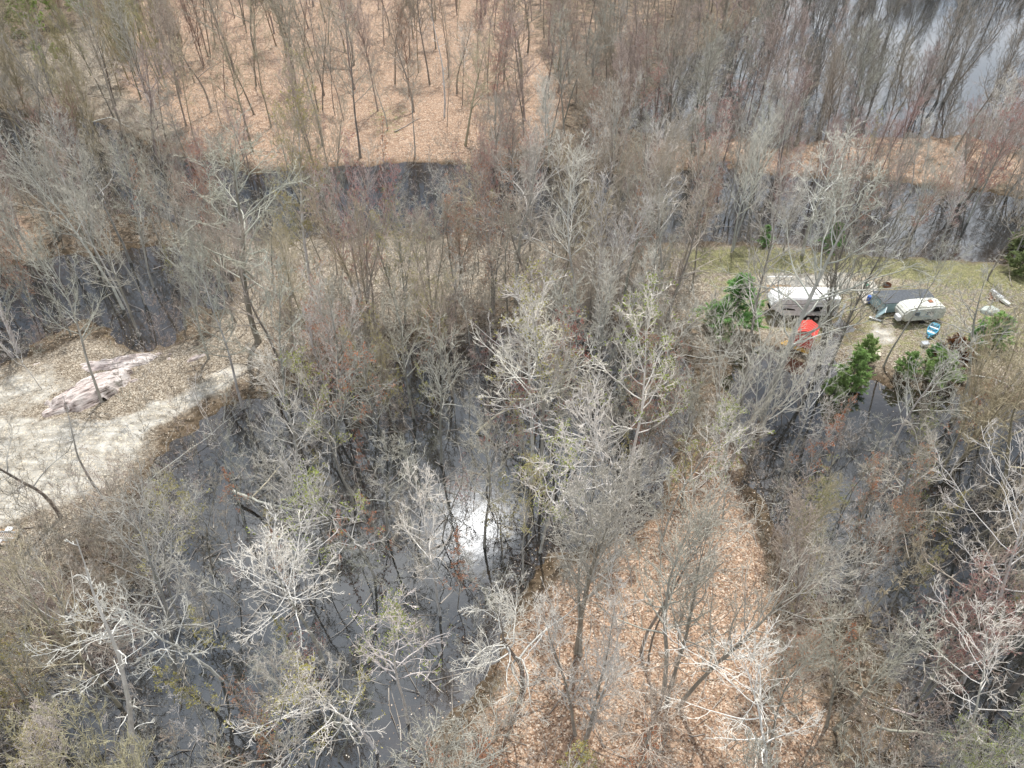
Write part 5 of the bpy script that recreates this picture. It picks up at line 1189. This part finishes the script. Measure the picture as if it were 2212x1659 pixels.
for i, (px, py, top, lab) in enumerate([(95, 95, -10, 'tallest lime-green tree in the middle of the budding grove'), (190, 60, -30, 'lime-green tree at the far end of the budding grove'), (70, 75, -40, 'lime-green tree at the top of the budding grove'), (130, 60, -50, 'second lime-green tree, on the far side of the budding grove'), (60, 110, 40, 'dull green tree low in the budding grove'),
        (100, 150, 108, 'bright green bush in front of the budding grove'), (135, 148, 112, 'smaller bright green bush beside the other grove bush')]):
    g = ground_at(px, py, 0.8); hh = max(4.0, height_to(g.x, g.y, top)); BUD['leaf'] = (0.40, 0.50, 0.17) if i != 4 else (0.36, 0.37, 0.20)
    plant('leafy', 'leafing_tree', lab, 'tree', g.x, g.y, hh, TANY, 'green', wide=1.3)
    bpy.context.view_layer.update()
    for ch in [o for o in COL.objects if o.name.startswith('buds')][-1:]: ch.color = (*vary(BUD['leaf']), 1); ch['label'] = 'fresh light green leaves'
# red-budded bushes low in the wood
for i, (px, py, top, b, tint, lab) in enumerate([
        (1010, 1075, 985, 'red', GREY, 'bright red-budded bush over the dark water'),
        (960, 745, 700, 'orange', PINK, 'rusty bush left of the brilliant white tree'),
        (1035, 800, 720, 'red', PINK, 'red-tipped bush touching the brilliant white tree'),
        (660, 1480, 1390, 'red', PINK, 'coral-budded bush below the round-crowned white tree'),
        (590, 1560, 1470, 'orange', WARM, 'orange-budded sprawling bush in the near flooded wood'),
        (560, 1640, 1560, 'orange', TANY, 'straw and orange bush at the near edge of the flooded wood'),
        (880, 520, 460, 'red', PINK, 'crimson-budded bush on the near channel bank'),
        (990, 530, 470, 'rose', PINK, 'rosy bush on the near channel bank before the broad oak'),
        (1945, 1060, 980, 'orange', WARM, 'rust-red fan of stems in the flooded right wood'),
        (1985, 1350, 1290, 'red', GREY, 'pink bush beside the curving pale trunk'),
        (700, 300, 262, 'rose', PINK, 'reddish bush on the orange leaves by the dark channel'),
        (660, 318, 280, 'yellow', TANY, 'cream-coloured bush on the far bank behind the straw-yellow tree'),
        (2120, 1180, 1120, 'yellow', TANY, 'yellow-tipped bush in the right flooded wood'),
        (600, 775, 735, 'orange', WARM, 'rusty shrub at the wet end of the gravel track')]):
    g = ground_at(px, py); h = max(2.2, height_to(g.x, g.y, top))
    plant('sap_b', 'bush', lab, 'bush', g.x, g.y, h, tint, b)
# ------------------------------------------------------------------ litter: loose leaves on land and water, sticks
def litter():
    r = np.random.default_rng(90); n = 150000
    Y = 13 + 62 * r.random(n); half = 0.70 * np.hypot(Y, CAM_H); X = (r.random(n) * 2 - 1) * half
    Z = terrain_z(X, Y); d = water_dist(X, Y); cl = vnoise(X, Y, 2.2, 77) + 0.5
    keep = ((d < -0.3) & (r.random(n) < 0.25 + 0.6 * cl)) | ((d > -0.3) & (r.random(n) < 0.50 * np.exp(-np.maximum(d, 0) / 1.4) * cl * 1.6 + 0.012))
    tr_ = zone(X, Y, [(-300,1010),(0,930),(230,920),(400,850),(520,792),(560,800),(430,880),(300,980),(120,1100),(-300,1290)], 1.0); keep &= r.random(n) > 0.85 * tr_
    X, Y, Z = X[keep], Y[keep], np.maximum(Z[keep], 0.0) + 0.022; n = len(X)
    c = np.stack([X, Y, Z], 1); a = r.uniform(0, 6.28, n); s = r.uniform(0.035, 0.085, n); wet = Z < 0.03
    tz = np.where(wet, 0.0, 1.0)[:, None] * r.normal(size=(n, 2)) * 0.4
    u = np.stack([np.cos(a), np.sin(a), tz[:, 0]], 1) * s[:, None]; v = np.stack([-np.sin(a), np.cos(a), tz[:, 1]], 1) * (s * 0.6)[:, None]
    c[:, 2] += np.where(wet, 0.0, s * 0.45)
    V = np.stack([c - u, c - v, c + u, c + v], 1).reshape(-1, 3); F = np.arange(n * 4).reshape(-1, 4)
    pal = np.array([(0.30, 0.20, 0.14), (0.42, 0.31, 0.23), (0.52, 0.43, 0.34), (0.20, 0.13, 0.09), (0.60, 0.54, 0.46), (0.36, 0.27, 0.17)])
    col = pal[r.integers(0, 6, n)] * r.uniform(0.8, 1.15, (n, 1)); col = np.where((X < -18)[:, None], col * 0.5 + 0.5 * np.array([0.42, 0.37, 0.29]), col)
    col4 = np.repeat(np.concatenate([col, np.ones((n, 1))], 1), 4, 0)
    m, nt, b = new_mat('dead_leaf'); at = nt.nodes.new('ShaderNodeAttribute'); at.attribute_name = 'leafcol'; nt.links.new(at.outputs['Color'], b.inputs['Base Color']); b.inputs['Roughness'].default_value = 0.6
    o = link(bpy.data.objects.new('fallen_leaves', mesh_np('fallen_leaves', V, [F], [m], False, dict(leafcol=col4)))); o['kind'] = 'stuff'; o['label'] = 'dead leaves strewn over the ground and floating along the banks'
    # sticks and deadfall
    n = 5200; Y = 13 + 105 * r.random(n) ** 1.2; half = 0.70 * np.hypot(Y, CAM_H); X = (r.random(n) * 2 - 1) * half; Z = np.maximum(terrain_z(X, Y), -0.02)
    k = np.array([(not in_poly(*seen_at(x, y, 0), CAMP)) and (seen_at(x, y, 0)[0] > 470 or seen_at(x, y, 0)[1] < 720 or seen_at(x, y, 0)[1] > 1120) for x, y in zip(X, Y)]); X, Y, Z = X[k], Y[k], Z[k]; n = len(X)
    a = r.uniform(0, 6.28, n); D = norm(np.stack([np.cos(a), np.sin(a), np.abs(r.normal(size=n)) * 0.12], 1)); L = 0.5 + r.exponential(1.0, n)
    P, R = grow(np.stack([X, Y, Z + 0.03], 1), D, np.minimum(L, 5), np.minimum(0.012 + 0.012 * L, 0.06), np.full(n, 0.008), 4, 0.13, 0.0, r)
    T = Tubes(); T.add(P, R, 4)
    m, nt, b = new_mat('dead_stick'); nn = noise(nt, 0.7, 4); rr = ramp(nt, nn.outputs['Fac'], [(0.35, (0.14, 0.11, 0.09)), (0.65, (0.48, 0.44, 0.39))]); nt.links.new(rr.outputs[0], b.inputs['Base Color']); b.inputs['Roughness'].default_value = 0.8
    o = link(bpy.data.objects.new('fallen_sticks', T.mesh('fallen_sticks', m))); o['kind'] = 'stuff'; o['label'] = 'dead sticks lying on the ground and in shallow water'
litter()
tot = {}
for o in bpy.data.objects:
    if o.type == 'MESH': tot[o.data.name] = len(o.data.loops) - 2 * len(o.data.polygons)
print('TRIS', sum(tot.values()), sorted(tot.items(), key=lambda k: -k[1])[:8])
